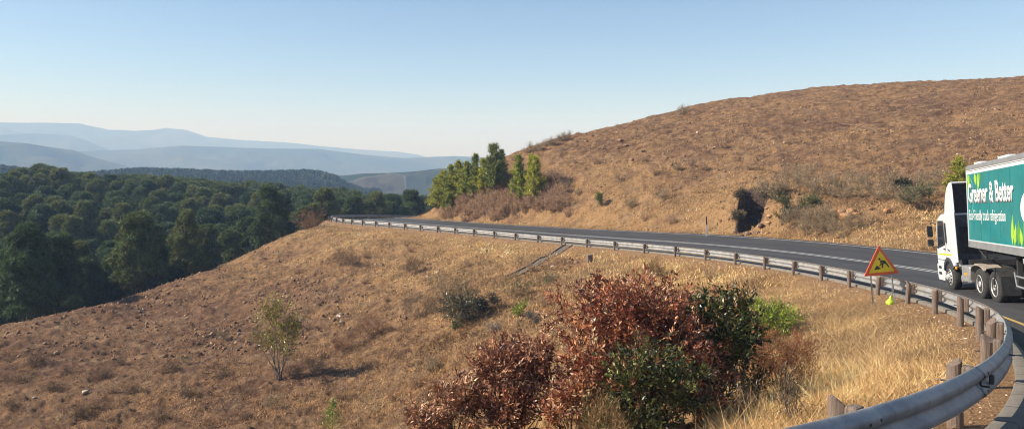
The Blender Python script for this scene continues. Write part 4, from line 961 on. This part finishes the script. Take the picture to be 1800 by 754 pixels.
# ---- roadworks sign
SR = plain('sign_red', (.85, .12, .035), .45, var=.08, scale=4); SY = plain('sign_yellow', (.95, .66, .012), .45, var=.06, scale=4); SB = plain('sign_black', (.02, .02, .02), .5)
STEEL = plain('dull_steel', (.20, .19, .18), .6, .5, var=.3)
A_ = P(1545, 431, 27.6); B_ = P(1519, 486, 27.0); C_ = P(1581, 480, 28.3)
def sign_plate():
    ex = Vector(C_-B_); w = ex.length; ex.normalize(); az = Vector(A_)-Vector(B_); n = ex.cross(az).normalized(); ez = n.cross(ex)*-1
    ez = (az-ex*az.dot(ex)).normalized(); hgt = az.dot(ez); ax = az.dot(ex); n = ex.cross(ez)
    return Vector(B_), ex, ez, n, w, hgt, ax
O_, ex, ez, nn_, w_, h_, ax_ = sign_plate()
tocam = -Vector(B_); sgn = 1 if nn_.dot(tocam) > 0 else -1
basep = np.array([*(B_+C_)[:2]/2, 0]); basep[2] = gz(basep[0], basep[1])
sg = empty('roadworks_sign', tuple(basep)); tag(sg, 'red bordered yellow triangular roadworks sign with digging worker on thin legs by the barrier', 'road sign')
rel = lambda v: Vector(v)-Vector(basep)
def flat(name, poly2, mat, lift, th, parent=sg):
    pts_ = [rel(O_+ex*x+ez*z+nn_*sgn*lift) for x, z in poly2]; bk = [q-nn_*sgn*th for q in pts_]; n = len(pts_)
    mb = MB(); mb.poly(pts_+bk, [tuple(range(n)), tuple(range(2*n-1, n-1, -1))]+[(i, i+n, (i+1) % n+n, (i+1) % n) for i in range(n)]); return mb.build(name, mat, parent)
def rtri(k, rad=.03):
    c = (ax_*.34+w_*.33, h_/3); v = [(0, 0), (w_, 0), (ax_, h_)]; cx = sum(q[0] for q in v)/3; cz = sum(q[1] for q in v)/3
    v = [(cx+(x-cx)*k, cz+(z-cz)*k) for x, z in v]; out = []
    for i in range(3):
        a, b, c_ = v[i-1], v[i], v[(i+1) % 3]
        for t in (0, .5, 1):
            q0 = (b[0]+(a[0]-b[0])*rad, b[1]+(a[1]-b[1])*rad); q1 = (b[0]+(c_[0]-b[0])*rad, b[1]+(c_[1]-b[1])*rad)
            out.append(((1-t)**2*q0[0]+2*t*(1-t)*b[0]+t*t*q1[0], (1-t)**2*q0[1]+2*t*(1-t)*b[1]+t*t*q1[1]))
    return out
flat('border', rtri(1), SR, 0, .02); flat('panel', rtri(.73), SY, .006, .004)
# figure: digging worker and heap, seen at the centre of the panel (u,v in sign units)
def SC(l): return [(w_*(.5+(x-.5)*.80), h_*(.33+(z-.33)*.82)) for x, z in l]
lift = .011
sym = flat('symbol', SC([(.22, .155), (.45, .175), (.41, .23), (.36, .25), (.345, .30), (.30, .325), (.27, .26), (.24, .215)]), SB, lift, .003)
def limb(a, b, t0, t1):
    dx, dz = b[0]-a[0], b[1]-a[1]; l = math.hypot(dx, dz); px_, pz = -dz/l, dx/l
    return [(a[0]+px_*t0, a[1]+pz*t0), (b[0]+px_*t1, b[1]+pz*t1), (b[0]-px_*t1, b[1]-pz*t1), (a[0]-px_*t0, a[1]-pz*t0)]
for l in [limb((.43, .50), (.57, .47), .045, .04), limb((.57, .50), (.61, .42), .03, .03), limb((.56, .46), (.50, .34), .035, .028), limb((.56, .45), (.66, .36), .032, .026), limb((.65, .37), (.74, .22), .026, .02),
          limb((.51, .35), (.505, .21), .028, .02), limb((.44, .50), (.46, .38), .022, .016), limb((.46, .39), (.42, .33), .016, .014), limb((.52, .42), (.36, .25), .012, .010), [(.40+.038*math.cos(t), .585+.05*math.sin(t)) for t in np.linspace(0, 6.283, 13)[:-1]]]:
    flat('symbol', SC(l), SB, lift+.001, .003)
def leg(a, b):
    MB().tube([tuple(rel(a)), tuple(rel(b))], .016, 6).build('leg', STEEL, sg)
def gp(px, d): x = (px-CX)/F*d; return Vector((x, d, gz(x, d)-.05))
L1 = O_+ex*w_*.21; L2 = O_+ex*w_*.80
leg(L1-nn_*sgn*.03, gp(1537, 27.2)); leg(L2-nn_*sgn*.03, gp(1569, 27.5)); leg(L2-nn_*sgn*.05, gp(1575, 26.9)); leg(L1-nn_*sgn*.05, gp(1534, 28.0))
MB().tube([tuple(rel(L1-nn_*sgn*.03)), tuple(rel(L2-nn_*sgn*.03))], .014, 6).build('crossbar', STEEL, sg)
# bright bag at its foot
p = np.array(gp(1564, 26.9)); mb = MB(); bmesh.ops.create_icosphere(mb.bm, subdivisions=3, radius=1)
for v_ in mb.bm.verts:
    x, y, z = v_.co; k = 1-.62*max(0, z)**.8; n_ = 1+.16*vnoise(x*2.3+5, y*2.3+z*2, 3); v_.co = (x*.13*k*n_+.04*max(0, z), y*.11*k*n_, z*.18*n_+.13+(.04 if z > .85 else 0))
o = mb.build('plastic_bag', plain('lime_plastic', (.52, .80, .03), .4, var=.12, scale=9, bmp=.3), None, smooth=True); o.location = tuple(p); tag(o, 'lime yellow tied plastic bag lying under the roadworks sign', 'bag')

# ------------------------------------------------------------------ the truck
fz = lambda px, d: (px-CX)/F*d
FX = np.array([fz(1672, 29.9), 29.9]); RX = np.array([fz(1751, 25.2), 25.2])
zf, zr_ = road_z(*FX), road_z(*RX); print('truck road z', zf, zr_, 'want', -4.98, -4.46)
hv = FX-RX; Lw = np.linalg.norm(hv); yaw = math.atan2(hv[1], hv[0]); pitch = math.atan2(zr_-zf, Lw)
left = np.array([-math.sin(yaw), math.cos(yaw)])
TYW = 1.22                                    # outer tyre face from centre line
o2 = FX-left*TYW; roll = -.06
tk = empty('articulated_truck', (o2[0], o2[1], zf+.02), (roll, pitch, yaw)); tag(tk, 'white articulated truck with teal lettered trailer driving away beside the barrier', 'truck')
CW = plain('cab_white', (.74, .75, .76), .28, var=.04, scale=2, coat=.5); CWD = plain('cab_grey_panel', (.055, .062, .075), .5, var=.25, scale=3)
DARK = plain('chassis_dark', (.028, .027, .027), .7, var=.4, scale=6); GLASS = plain('dark_glass', (.02, .024, .028), .08, var=.1, scale=1, spec=.8)
ALU = plain('aluminium', (.48, .48, .47), .42, .55, var=.15, scale=4); TYRE = plain('tyre_rubber', (.035, .033, .031), .85, var=.35, scale=9, bmp=.3)
RIM = plain('wheel_rim', (.66, .65, .62), .4, .35, var=.15, scale=8); ORG = plain('amber_reflector', (.80, .33, .01), .35, var=.05); YEL = plain('yellow_stripe', (.80, .62, .03), .4, var=.05)
REDM = plain('red_coupling', (.55, .02, .02), .4); TEAL = plain('teal_panel', (.002, .205, .215), .38, var=.13, scale=1.6, coat=.15); WTXT = plain('white_lettering', (.80, .81, .80), .4, var=.03)
SEAM = plain('seam_dark_teal', (.004, .13, .135), .5)  # darker teal for the trailer panel joints
GREYP = plain('grey_rail', (.30, .315, .32), .45, .3, var=.12, scale=3); LG1 = plain('leaf_lime', (.36, .58, .05), .4, var=.15, scale=3); LG2 = plain('leaf_green', (.10, .34, .04), .4, var=.15, scale=3); SHADEL = plain('letter_edge', (.01, .09, .10), .5)
DUST = plain('dusty_fender', (.34, .29, .24), .7, var=.2, scale=5)
def arch(cx, cz, r, a0, a1, n=10): return [(cx+r*math.cos(math.radians(a0+(a1-a0)*k/n)), cz+r*math.sin(math.radians(a0+(a1-a0)*k/n))) for k in range(n+1)]
prof_c = [(1.44, .36), (1.50, .62), (1.50, 1.30), (1.47, 1.75), (1.30, 2.50), (1.18, 2.74), (.98, 2.88), (.55, 3.01), (-.72, 3.03), (-.74, 1.12), (-.70, .98)]+arch(0, .56, .66, 142, 22)+[(.74, .36)]
cab = MB().prism(prof_c, -1.22, 1.22).build('cab', CW, tk, bevel=.06, seg=3)
def side(name, poly, mat, y=1.222, th=.01, parent=cab, s=1, bevel=0): return MB().prism(poly, y*s, (y+th)*s).build(name, mat, parent, bevel=bevel)
for s in (1, -1):
    win = side('window', [(.36, 1.86), (1.20, 1.72), (1.12, 2.22), (.98, 2.66), (.40, 2.66)], GLASS, s=s, th=.012)
    side('frame', [(.26, 1.78), (1.30, 1.60), (1.34, 1.66), (1.20, 2.2), (1.04, 2.74), (.30, 2.74)], BLACK, s=s, th=.006, parent=win)
    side('rear_window', [(-.05, 1.88), (.16, 1.86), (.18, 2.66), (-.03, 2.66)], GLASS, s=s, th=.009)
    side('stripe', [(-.50, 1.39), (1.30, 1.36), (1.30, 1.42), (-.50, 1.45)], YEL, s=s, th=.006)
    dr = side('door', [(.24, 1.16), (1.36, 1.16), (1.37, 1.18), (.26, 1.18)], BLACK, s=s, th=.004)
    side('seam', [(.235, 1.16), (.25, 1.16), (.25, 2.78), (.235, 2.78)], BLACK, s=s, th=.004, parent=dr)
    MB().box((.34, 1.245*s, 1.62), (.16, .03, .045)).build('handle', BLACK, dr, bevel=.01)
    MB().prism([(-.35, 1.52), (-.05, 1.58), (-.02, 1.64), (-.30, 1.59)], 1.222*s, 1.228*s).build('badge', CWD, cab)
    side('badge', [(-.02, 1.98-.12), (.03, 1.86-.12), (.07, 1.98-.12), (.03, 2.04-.12)], CWD, s=s, th=.004)
    # wheel arch lip, step, lamp
    fp = arch(0, .56, .74, 150, 18); fi = arch(0, .56, .60, 18, 150)
    side('arch', fp+fi, CWD, y=1.20, th=.045, s=s, bevel=.008)
    MB().prism([(.70, .34), (1.46, .34), (1.52, .60), (1.52, .98), (1.2, 1.02), (.80, .92)], 1.18*s, 1.245*s).build('bumper_corner', CW, cab, bevel=.02)
    MB().box((1.12, 1.25*s, .62), (.36, .02, .10)).build('step', DARK, cab); MB().box((1.10, 1.25*s, .86), (.36, .012, .10)).build('step', DARK, cab)
    MB().box((-.84, 1.20*s, .94), (.17, .04, .10)).build('marker_lamp', ORG, cab, bevel=.01)
    # mirrors on arms
    mb = MB(); mb.tube([(1.30, 1.22*s, 2.62), (1.52, 1.34*s, 2.66), (1.56, 1.38*s, 2.60)], .022, 6); mb.tube([(1.32, 1.22*s, 1.66), (1.54, 1.34*s, 1.66), (1.56, 1.38*s, 1.76)], .022, 6)
    ma = mb.build('mirror', BLACK, cab)
    MB().box((1.56, 1.41*s, 2.30), (.11, .20, .46)).build('housing', BLACK, ma, bevel=.03); MB().box((1.56, 1.41*s, 1.83), (.11, .20, .28)).build('housing', BLACK, ma, bevel=.03)
    MB().box((1.49, 1.41*s, 2.30), (.012, .20, .44)).build('mirror_glass', GLASS, ma); MB().box((1.49, 1.41*s, 1.83), (.012, .20, .25)).build('mirror_glass', GLASS, ma)
MB().poly([(1.495, -1.05, 1.72), (1.495, 1.05, 1.72), (1.27, 1.05, 2.72), (1.27, -1.05, 2.72), (1.40, -1.05, 1.72), (1.40, 1.05, 1.72), (1.18, 1.05, 2.72), (1.18, -1.05, 2.72)], [(0, 1, 2, 3), (4, 7, 6, 5), (0, 4, 5, 1), (2, 6, 7, 3), (0, 3, 7, 4), (1, 5, 6, 2)]).build('windscreen', GLASS, cab)
MB().box((1.505, 0, 1.1), (.02, 1.7, .5)).build('grille', BLACK, cab)
# rear wall of the cab: dark with a window
rw = MB().box((-.755, 0, 1.98), (.05, 2.26, 1.95)).build('rear_wall', CWD, cab); MB().box((-.79, 0, 2.0), (.02, 1.9, 1.05)).build('pressing', DARK, rw, bevel=.01)
# roof deflector, open at the back
def deflector():
    pr = [(.30, 2.99), (.18, 3.35), (-.02, 3.75), (-.28, 4.04), (-.58, 4.20), (-.80, 4.24)]
    mb = MB(); mb.prism([(x, z) for x, z in pr]+[(x-.02, z-.05) for x, z in pr[::-1]], -1.10, 1.10)
    for s in (1, -1):
        mb.prism([(.30, 2.99)]+pr[1:]+[(-.90, 4.16), (-.95, 3.9), (-.95, 3.05), (-.74, 3.0)], 1.10*s, 1.14*s)
    return mb.build('roof_deflector', CW, tk, bevel=.02)
df = deflector(); MB().box((-.60, 0, 3.6), (.05, 2.19, 1.14)).build('shade_sheet', DARK, df)  # dark sheet stands in for the shade inside the hollow deflector
for s in (1, -1): MB().prism([(-.76, 1.15), (-1.12, 1.15), (-1.12, 3.05), (-.76, 3.02)], 1.17*s, 1.205*s).build('side_fairing', CW, tk, bevel=.01)
# wheels
def tyre_prof(R, w): return [(R*.56, -w/2+.02), (R*.62, -w/2), (R*.90, -w/2+.005), (R*.975, -w/2+.035), (R, -w/2+.06), (R, w/2-.06), (R*.975, w/2-.035), (R*.90, w/2-.005), (R*.62, w/2), (R*.56, w/2-.02)]
def wheel(x, y, s, R=.53, dual=False, parent=tk, dish=True):
    w = .62 if dual else .30
    o = MB(); 
    if dual:
        pr = tyre_prof(R, .29); a = [(r, yy-.16) for r, yy in pr]; bq = [(r, yy+.16) for r, yy in pr]; o.lathe(a, 36); o.lathe(bq, 36)
    else: o.lathe(tyre_prof(R, .30), 36)
    o = o.build('wheel', TYRE, parent, smooth=False); me = o.data
    me.polygons.foreach_set('use_smooth', [len(p_.vertices) == 4 for p_ in me.polygons]); o.location = (x, y, R)
    if s < 0: o.rotation_euler = (0, 0, math.pi)
    e = w/2 if not dual else .31
    if dual: pr = [(R*.585, e-.035), (R*.585, e-.008), (R*.55, e), (R*.53, e-.02), (R*.50, e-.07), (R*.42, e-.10), (R*.22, e-.10), (R*.20, e-.03), (R*.17, e-.0), (.001, e-.0)]
    else: pr = [(R*.585, e-.035), (R*.585, e-.005), (R*.55, e+.004), (R*.52, e-.02), (R*.49, e-.03), (R*.42, e+.03), (R*.26, e+.05), (R*.22, e+.05), (R*.20, e+.10), (R*.13, e+.12), (.001, e+.12)]
    rim = MB().lathe([(.001, e-.19)]+[(R*.585, e-.19)]+pr, 36).build('rim', RIM, o, smooth=True)
    m_ = rim.modifiers.new('edge', 'EDGE_SPLIT') ; m_.split_angle = math.radians(38)
    rr_ = R*.33; yb = (e-.10 if dual else e+.045)
    if s > 0 and parent is tk:
        for k in range(10):
            a = 2*math.pi*k/10; MB().tube([(rr_*math.cos(a), yb-.01, rr_*math.sin(a)), (rr_*math.cos(a), yb+.035, rr_*math.sin(a))], .017, 6).build('wheel_nut', DARK, rim)
            a += .314; MB().tube([(R*.445*math.cos(a), yb+(.02 if dual else -.03), R*.445*math.sin(a)), (R*.445*math.cos(a), yb+(.03 if dual else .0), R*.445*math.sin(a))], .034, 8).build('vent_hole', DARK, rim)
    return o
for s in (1, -1):
    wheel(0, 1.07*s, s, .535); wheel(-3.42, .92*s, s, .535, True); wheel(-Lw, .92*s, s, .535, True)
mb = MB()
for s in (1, -1): mb.box((-2.35, .42*s, .88), (6.2, .09, .27))
for x in (0, -3.42, -Lw): mb.tube([(x, -.9, .52), (x, .9, .52)], .09, 8)
mb.box((-3.9, 0, 1.12), (1.0, .95, .12)); mb.tube([(-.2, 0, .8), (-3.6, 0, .7)], .06, 8); mb.box((-1.0, 0, 1.0), (.4, 1.6, .5))
for s in (1, -1): mb.box((-3.42, .6*s, .62), (1.3, .09, .10)); mb.tube([(-4.9, .6*s, .75), (-5.35, .6*s, .8)], .05, 6)
mb.build('chassis', DARK, tk)
for s in (1, -1):
    tb = MB().box((-1.95, .98*s, .78), (.95, .46, .60)).build('fuel_tank', ALU if s > 0 else DARK, tk, bevel=.06, seg=3)
    for x in (-1.58, -1.78, -2.15): MB().box((x, .985*s, .78), (.045, .472, .62)).build('strap', GREYP, tb, bevel=.01)
    MB().box((-1.96, 1.215*s, .78), (.30, .012, .09)).build('reflector', ORG, tb)
    MB().tube([(-1.15, .80*s, .55), (-1.15, 1.12*s, .55)], .14, 14).build('air_tank', ALU, tk, smooth=False, bevel=.02)
    MB().box((-1.02, 1.0*s, .98), (.5, .35, .05)).build('catwalk', DARK, tk); MB().tube([(-.98, 1.05*s, .92), (-.98, 1.1*s, 1.24)], .07, 10).build('filter', ALU, tk)
    pr = [(-2.62, .50), (-2.66, .95), (-2.55, 1.13), (-2.30, 1.16)]
    mg = [(-2.52, .62), (-2.62, .98), (-2.78, 1.13), (-3.1, 1.19), (-3.5, 1.20), (-3.8, 1.14), (-4.0, 1.05)]
    MB().prism(mg+[(x, z-.03) for x, z in mg[::-1]], .62*s, 1.24*s).build('mudguard', DUST, tk, bevel=.006)
    mg = [(-4.15, 1.02), (-4.3, 1.12), (-4.8, 1.18), (-5.2, 1.10), (-5.42, .92)]
    MB().prism(mg+[(x, z-.03) for x, z in mg[::-1]], .62*s, 1.24*s).build('mudguard', DARK, tk, bevel=.006)
    MB().box((-5.44, .92*s, .62), (.02, .55, .62)).build('mud_flap', DARK, tk)
    MB().tube([(-4.95, 1.26*s, .55), (-5.25, 1.26*s, 1.22)], .018, 5).build('stay', DARK, tk)
MB().tube([(-.85, .1, 1.3), (-.95, .2, 1.62), (-1.3, .5, 1.66), (-1.6, .4, 1.35), (-2.0, .2, 1.15)], .022, 6).build('air_hose', DARK, tk)
MB().box((-1.9, .55, 1.09), (2.0, .25, .05)).build('catwalk', DUST, tk)
# ---- trailer (its own heading: it still turns with the bend)
TF = np.array([fz(1703.5, 28.2), 28.2]); TR = np.array([fz(1800, 22.0), 22.0]); tv = TF-TR; tyaw = math.atan2(tv[1], tv[0]); tl = np.array([-math.sin(tyaw), math.cos(tyaw)])
ZB0 = -(432.5-HY)/F*28.2; ZB1 = -(449.5-HY)/F*22.0; tp = math.atan2(ZB1-ZB0, np.linalg.norm(tv)); THh = 2.97
ctr_ = TF-tl*1.275
import mathutils
Mw = Matrix.Translation((ctr_[0], ctr_[1], ZB0+.0))@mathutils.Euler((-.02, tp, tyaw)).to_matrix().to_4x4()
Mt = Matrix.Translation((o2[0], o2[1], zf+.02))@mathutils.Euler((roll, pitch, yaw)).to_matrix().to_4x4()
GRND = 1.36
TLN = 13.4
tr = MB().box((-TLN/2, 0, THh/2+.06), (TLN-.02, 2.53, THh-.14)).build('trailer', plain('trailer_white', (.70, .71, .71), .4, var=.05, scale=1), tk, bevel=.02)
tr.matrix_local = Mt.inverted()@Mw
def on_tr(name, mb, mat, bevel=0): return mb.build(name, mat, tr, bevel=bevel)
for s in (1, -1):
    on_tr('side_panel', MB().box((-TLN/2, 1.268*s, .27+1.2), (TLN-.12, .012, 2.40)), TEAL)
    on_tr('bottom_rail', MB().box((-TLN/2, 1.272*s, .12), (TLN, .05, .24)), GREYP, .008)
    on_tr('trim', MB().box((-TLN/2, 1.272*s, .255), (TLN, .032, .035)), WHITE)
    on_tr('top_rail', MB().box((-TLN/2, 1.270*s, THh-.07), (TLN, .05, .14)), GREYP, .01)
    on_tr('trim', MB().box((-TLN/2, 1.272*s, THh-.165), (TLN, .032, .028)), WHITE)
    on_tr('corner_post', MB().box((-.035, 1.272*s, THh/2+.05), (.07, .034, THh-.35)), WHITE)
    on_tr('marker', MB().box((-.14, 1.30*s, .12), (.05, .012, .06)), DARK)
for k in range(11): on_tr('panel_seam', MB().box((-.62-1.22*k, 1.2755, 1.47), (.008, .003, 2.38)), SEAM)
on_tr('roof', MB().box((-TLN/2, 0, THh+.01), (TLN, 2.5, .03)), GREYP, .008)
on_tr('roof_vent', MB().box((-.9, 1.0, THh+.07), (.9, .22, .11)), WHITE, .02); on_tr('roof_vent', MB().box((-4.2, 1.0, THh+.07), (1.2, .22, .12)), WHITE, .02)
# running gear
mb = MB()
for s in (1, -1): mb.box((-TLN/2-.3, .5*s, -.10), (TLN-1, .14, .20))
for x in np.arange(-1.2, -TLN, -.9): mb.box((x, 0, -.04), (.07, 2.4, .09))
for x in (-9.6, -10.95, -12.3): mb.tube([(x, -.95, -GRND+.52), (x, .95, -GRND+.52)], .07, 8); mb.box((x, .5, -.5), (.12, .1, .7)); mb.box((x, -.5, -.5), (.12, .1, .7))
on_tr('chassis', mb, DARK)
for s in (1, -1):
    mb = MB(); mb.box((-5.0, .98*s, -.5), (.14, .14, 1.0)); mb.box((-5.0, .98*s, -.72), (.11, .11, .65)); mb.box((-5.0, .98*s, -1.06), (.3, .25, .03)); mb.tube([(-5.0, .9*s, -.85), (-5.7, .9*s, -.15)], .03, 6)
    mb.tube([(-5.0, .98*s, -.9), (-5.0, .3*s, -.3)], .03, 6); on_tr('landing_leg', mb, DARK)
    mb = MB(); mb.tube([(-5.4, 1.18*s, -.95), (-9.0, 1.18*s, -.95)], .03, 6); mb.tube([(-5.4, 1.18*s, -.95), (-5.2, 1.18*s, -.55)], .022, 6); mb.tube([(-8.9, 1.18*s, -.95), (-8.9, 1.18*s, -.1)], .022, 6); mb.tube([(-6.9, 1.18*s, -.95), (-6.9, 1.18*s, -.1)], .022, 6)
    mb.tube([(-5.4, 1.18*s, -.65), (-9.0, 1.18*s, -.65)], .03, 6); on_tr('side_guard', mb, GREYP)
    on_tr('work_lamp', MB().box((-6.5, 1.1*s, -.08), (.16, .06, .08)), WHITE)
    for x in (-9.6, -10.95, -12.3):
        o = wheel(x, .93*s, s, .52, True, parent=tr); o.location.z = -GRND+.52
mb = MB(); mb.tube([(-6.1, .95, -.78), (-6.1, 1.12, -.78)], .11, 12); mb.tube([(-6.4, .95, -.64), (-6.4, 1.12, -.64)], .08, 12); on_tr('red_air_tank', mb, REDM)
# lettering
def text_mesh(body, bold=0.0):
    cu = bpy.data.curves.new('lettering', 'FONT'); cu.body = body; cu.size = 1; cu.offset = bold; cu.extrude = .0; cu.resolution_u = 4
    t = bpy.data.objects.new('lettering_source', cu); COL.objects.link(t); dg = bpy.context.evaluated_depsgraph_get(); me = bpy.data.meshes.new_from_object(t.evaluated_get(dg)); bpy.data.objects.remove(t)
    return me
def letter(body, s0, s1, z0, cap, mat, bold, y, name='lettering', grow=0):
    me = text_mesh(body, bold); co = np.empty(len(me.vertices)*3, np.float32); me.vertices.foreach_get('co', co); co = co.reshape(-1, 3)
    capH = .70; x0, x1 = co[:, 0].min(), co[:, 0].max()
    X_ = -(s0+(co[:, 0]-x0)/(x1-x0)*(s1-s0)); Z_ = z0+co[:, 1]/capH*cap
    new = np.stack([X_, np.full(len(co), y), Z_], 1).astype(np.float32); me.vertices.foreach_set('co', new.ravel()); me.materials.clear(); me.update()
    o = link_mesh(name, me, mat, tr)
    m_ = o.modifiers.new('solid', 'SOLIDIFY'); m_.thickness = .003
    return o
def s_at(px):
    u = (px-CX)/F; return (TF[0]-u*TF[1])/(( tv[0]-u*tv[1])/np.linalg.norm(tv))
print('s', s_at(1703), s_at(1787), s_at(1800), 'tp', tp, 'yaw', yaw, tyaw)
sA, sB = .18, s_at(1787)
letter('Greener & Better', sA+.05, sB+.03, 1.61, .66, SHADEL, .02, 1.2755, 'letter_shadow')
letter('Greener & Better', sA, sB, 1.625, .68, WTXT, .028, 1.284)
letter('Eco-Friendly truck refrigeration', .24, s_at(1770.5), 1.0, .37, WTXT, .0, 1.279)
def trleaf(pts_, mat, y=1.276): MB().prism(pts_, y, y+.003).build('leaf_print', mat, tr)
def leafpoly(x, z, l, w, a):
    ca, sa = math.cos(a), math.sin(a); q = [(0, 0), (w*.5, l*.3), (w*.45, l*.6), (0, l), (-w*.45, l*.6), (-w*.5, l*.3)]
    return [(x+u*ca-v*sa, z+u*sa+v*ca) for u, v in q]
for x, z, l, w, a, mt in [(-.25, 2.68, .62, .30, 3.1, LG1), (-.55, 2.67, .50, .26, 3.4, LG2), (-1.25, 2.67, .45, .30, 2.9, LG1), (-1.75, 2.67, .66, .34, 3.3, LG1), (-2.0, 2.67, .4, .25, 3.6, LG2),
                          (-.12, 2.45, .5, .2, 3.0, LG2)]: trleaf(leafpoly(x, z, l, w, a), mt)
sb = s_at(1781)
for k, (dx, l, w, a) in enumerate([(0, .95, .26, .12), (.35, .5, .26, -.2), (.2, .72, .24, .35), (.65, .8, .3, .1), (.95, .55, .28, -.15), (1.25, .95, .32, .05), (1.6, .6, .3, -.25), (1.9, 1.05, .3, .15), (2.3, .7, .32, -.1)]):
    trleaf(leafpoly(-(sb+dx), .275, l, w, a), LG1 if k % 2 == 0 else LG2, 1.276+.0005*k)
c0 = s_at(1798)+1.25
ring_o = [(-(c0+1.25*math.cos(t)), 1.38+.62*math.sin(t)) for t in np.linspace(0, 2*math.pi, 41)[:-1]]
MB().prism(ring_o, 1.276, 1.2795).build('emblem_print', WTXT, tr)
arc = [(-(.45+.85*math.cos(t)-.3), 1.9+.75*math.sin(t)) for t in np.linspace(-1.1, 1.45, 16)]; arc_i = [(-(.45+.80*math.cos(t)-.3), 1.9+.70*math.sin(t)) for t in np.linspace(1.45, -1.1, 16)]
SWL = plain('swirl_print', (.10, .42, .42), .4); MB().prism(arc+arc_i, 1.2750, 1.2765).build('swirl_print', SWL, tr)

# ------------------------------------------------------------------ haze, sky, sun, camera
hz = MB(); zb, zt = -130, 262
hz.box((0, 0, (zb+zt)/2), (13800, 13800, zt-zb)); m = bpy.data.materials.new('haze_air'); m.use_nodes = True; nt = m.node_tree
nt.nodes.clear(); out = nt.nodes.new('ShaderNodeOutputMaterial'); vp = nt.nodes.new('ShaderNodeVolumePrincipled'); vp.inputs['Color'].default_value = (.42, .64, 1, 1); vp.inputs['Absorption Color'].default_value = (1, 1, 1, 1); vp.inputs['Density'].default_value = .00040; vp.inputs['Anisotropy'].default_value = .0
nt.links.new(vp.outputs[0], out.inputs['Volume']); hzo = hz.build('haze', m); hzo['kind'] = 'stuff'
SAZ = math.atan2(-1, -.04); SEL = math.radians(35)      # compass-like angle of the sun, from +y towards +x
w = bpy.data.worlds.new('World'); S.world = w; w.use_nodes = True; nt = w.node_tree; bg = nt.nodes['Background']
sky = nt.nodes.new('ShaderNodeTexSky'); sky.sky_type = 'NISHITA'; sky.sun_disc = False; sky.sun_elevation = SEL; sky.sun_rotation = SAZ; sky.altitude = 1200; sky.air_density = 1.0; sky.dust_density = .6; sky.ozone_density = 3.6
nt.links.new(sky.outputs[0], bg.inputs['Color']); bg.inputs['Strength'].default_value = .092
sd_ = Vector((math.sin(SAZ)*math.cos(SEL), math.cos(SAZ)*math.cos(SEL), math.sin(SEL)))
L = bpy.data.lights.new('sun', 'SUN'); L.energy = 4.9; L.angle = math.radians(.5); L.color = (1, .92, .81); lo = bpy.data.objects.new('sun', L); COL.objects.link(lo); lo.rotation_euler = sd_.to_track_quat('Z', 'Y').to_euler(); lo.location = (0, 0, 60)
cam = bpy.data.cameras.new('camera'); co = bpy.data.objects.new('camera', cam); COL.objects.link(co); co.rotation_euler = (math.pi/2, 0, 0); cam.sensor_width = 36; cam.lens = F/1800*36; cam.shift_y = -(377-HY)/1800; cam.clip_start = .1; cam.clip_end = 30000; S.camera = co
S.view_settings.view_transform = 'Standard'; S.view_settings.look = 'None'; S.view_settings.exposure = .68; S.view_settings.gamma = 1; S.view_settings.use_curve_mapping = False
S.render.engine = 'CYCLES'; S.cycles.volume_bounces = 1; S.cycles.max_bounces = 6; S.cycles.transparent_max_bounces = 8; S.cycles.use_denoising = True; S.cycles.filter_width = 1.1
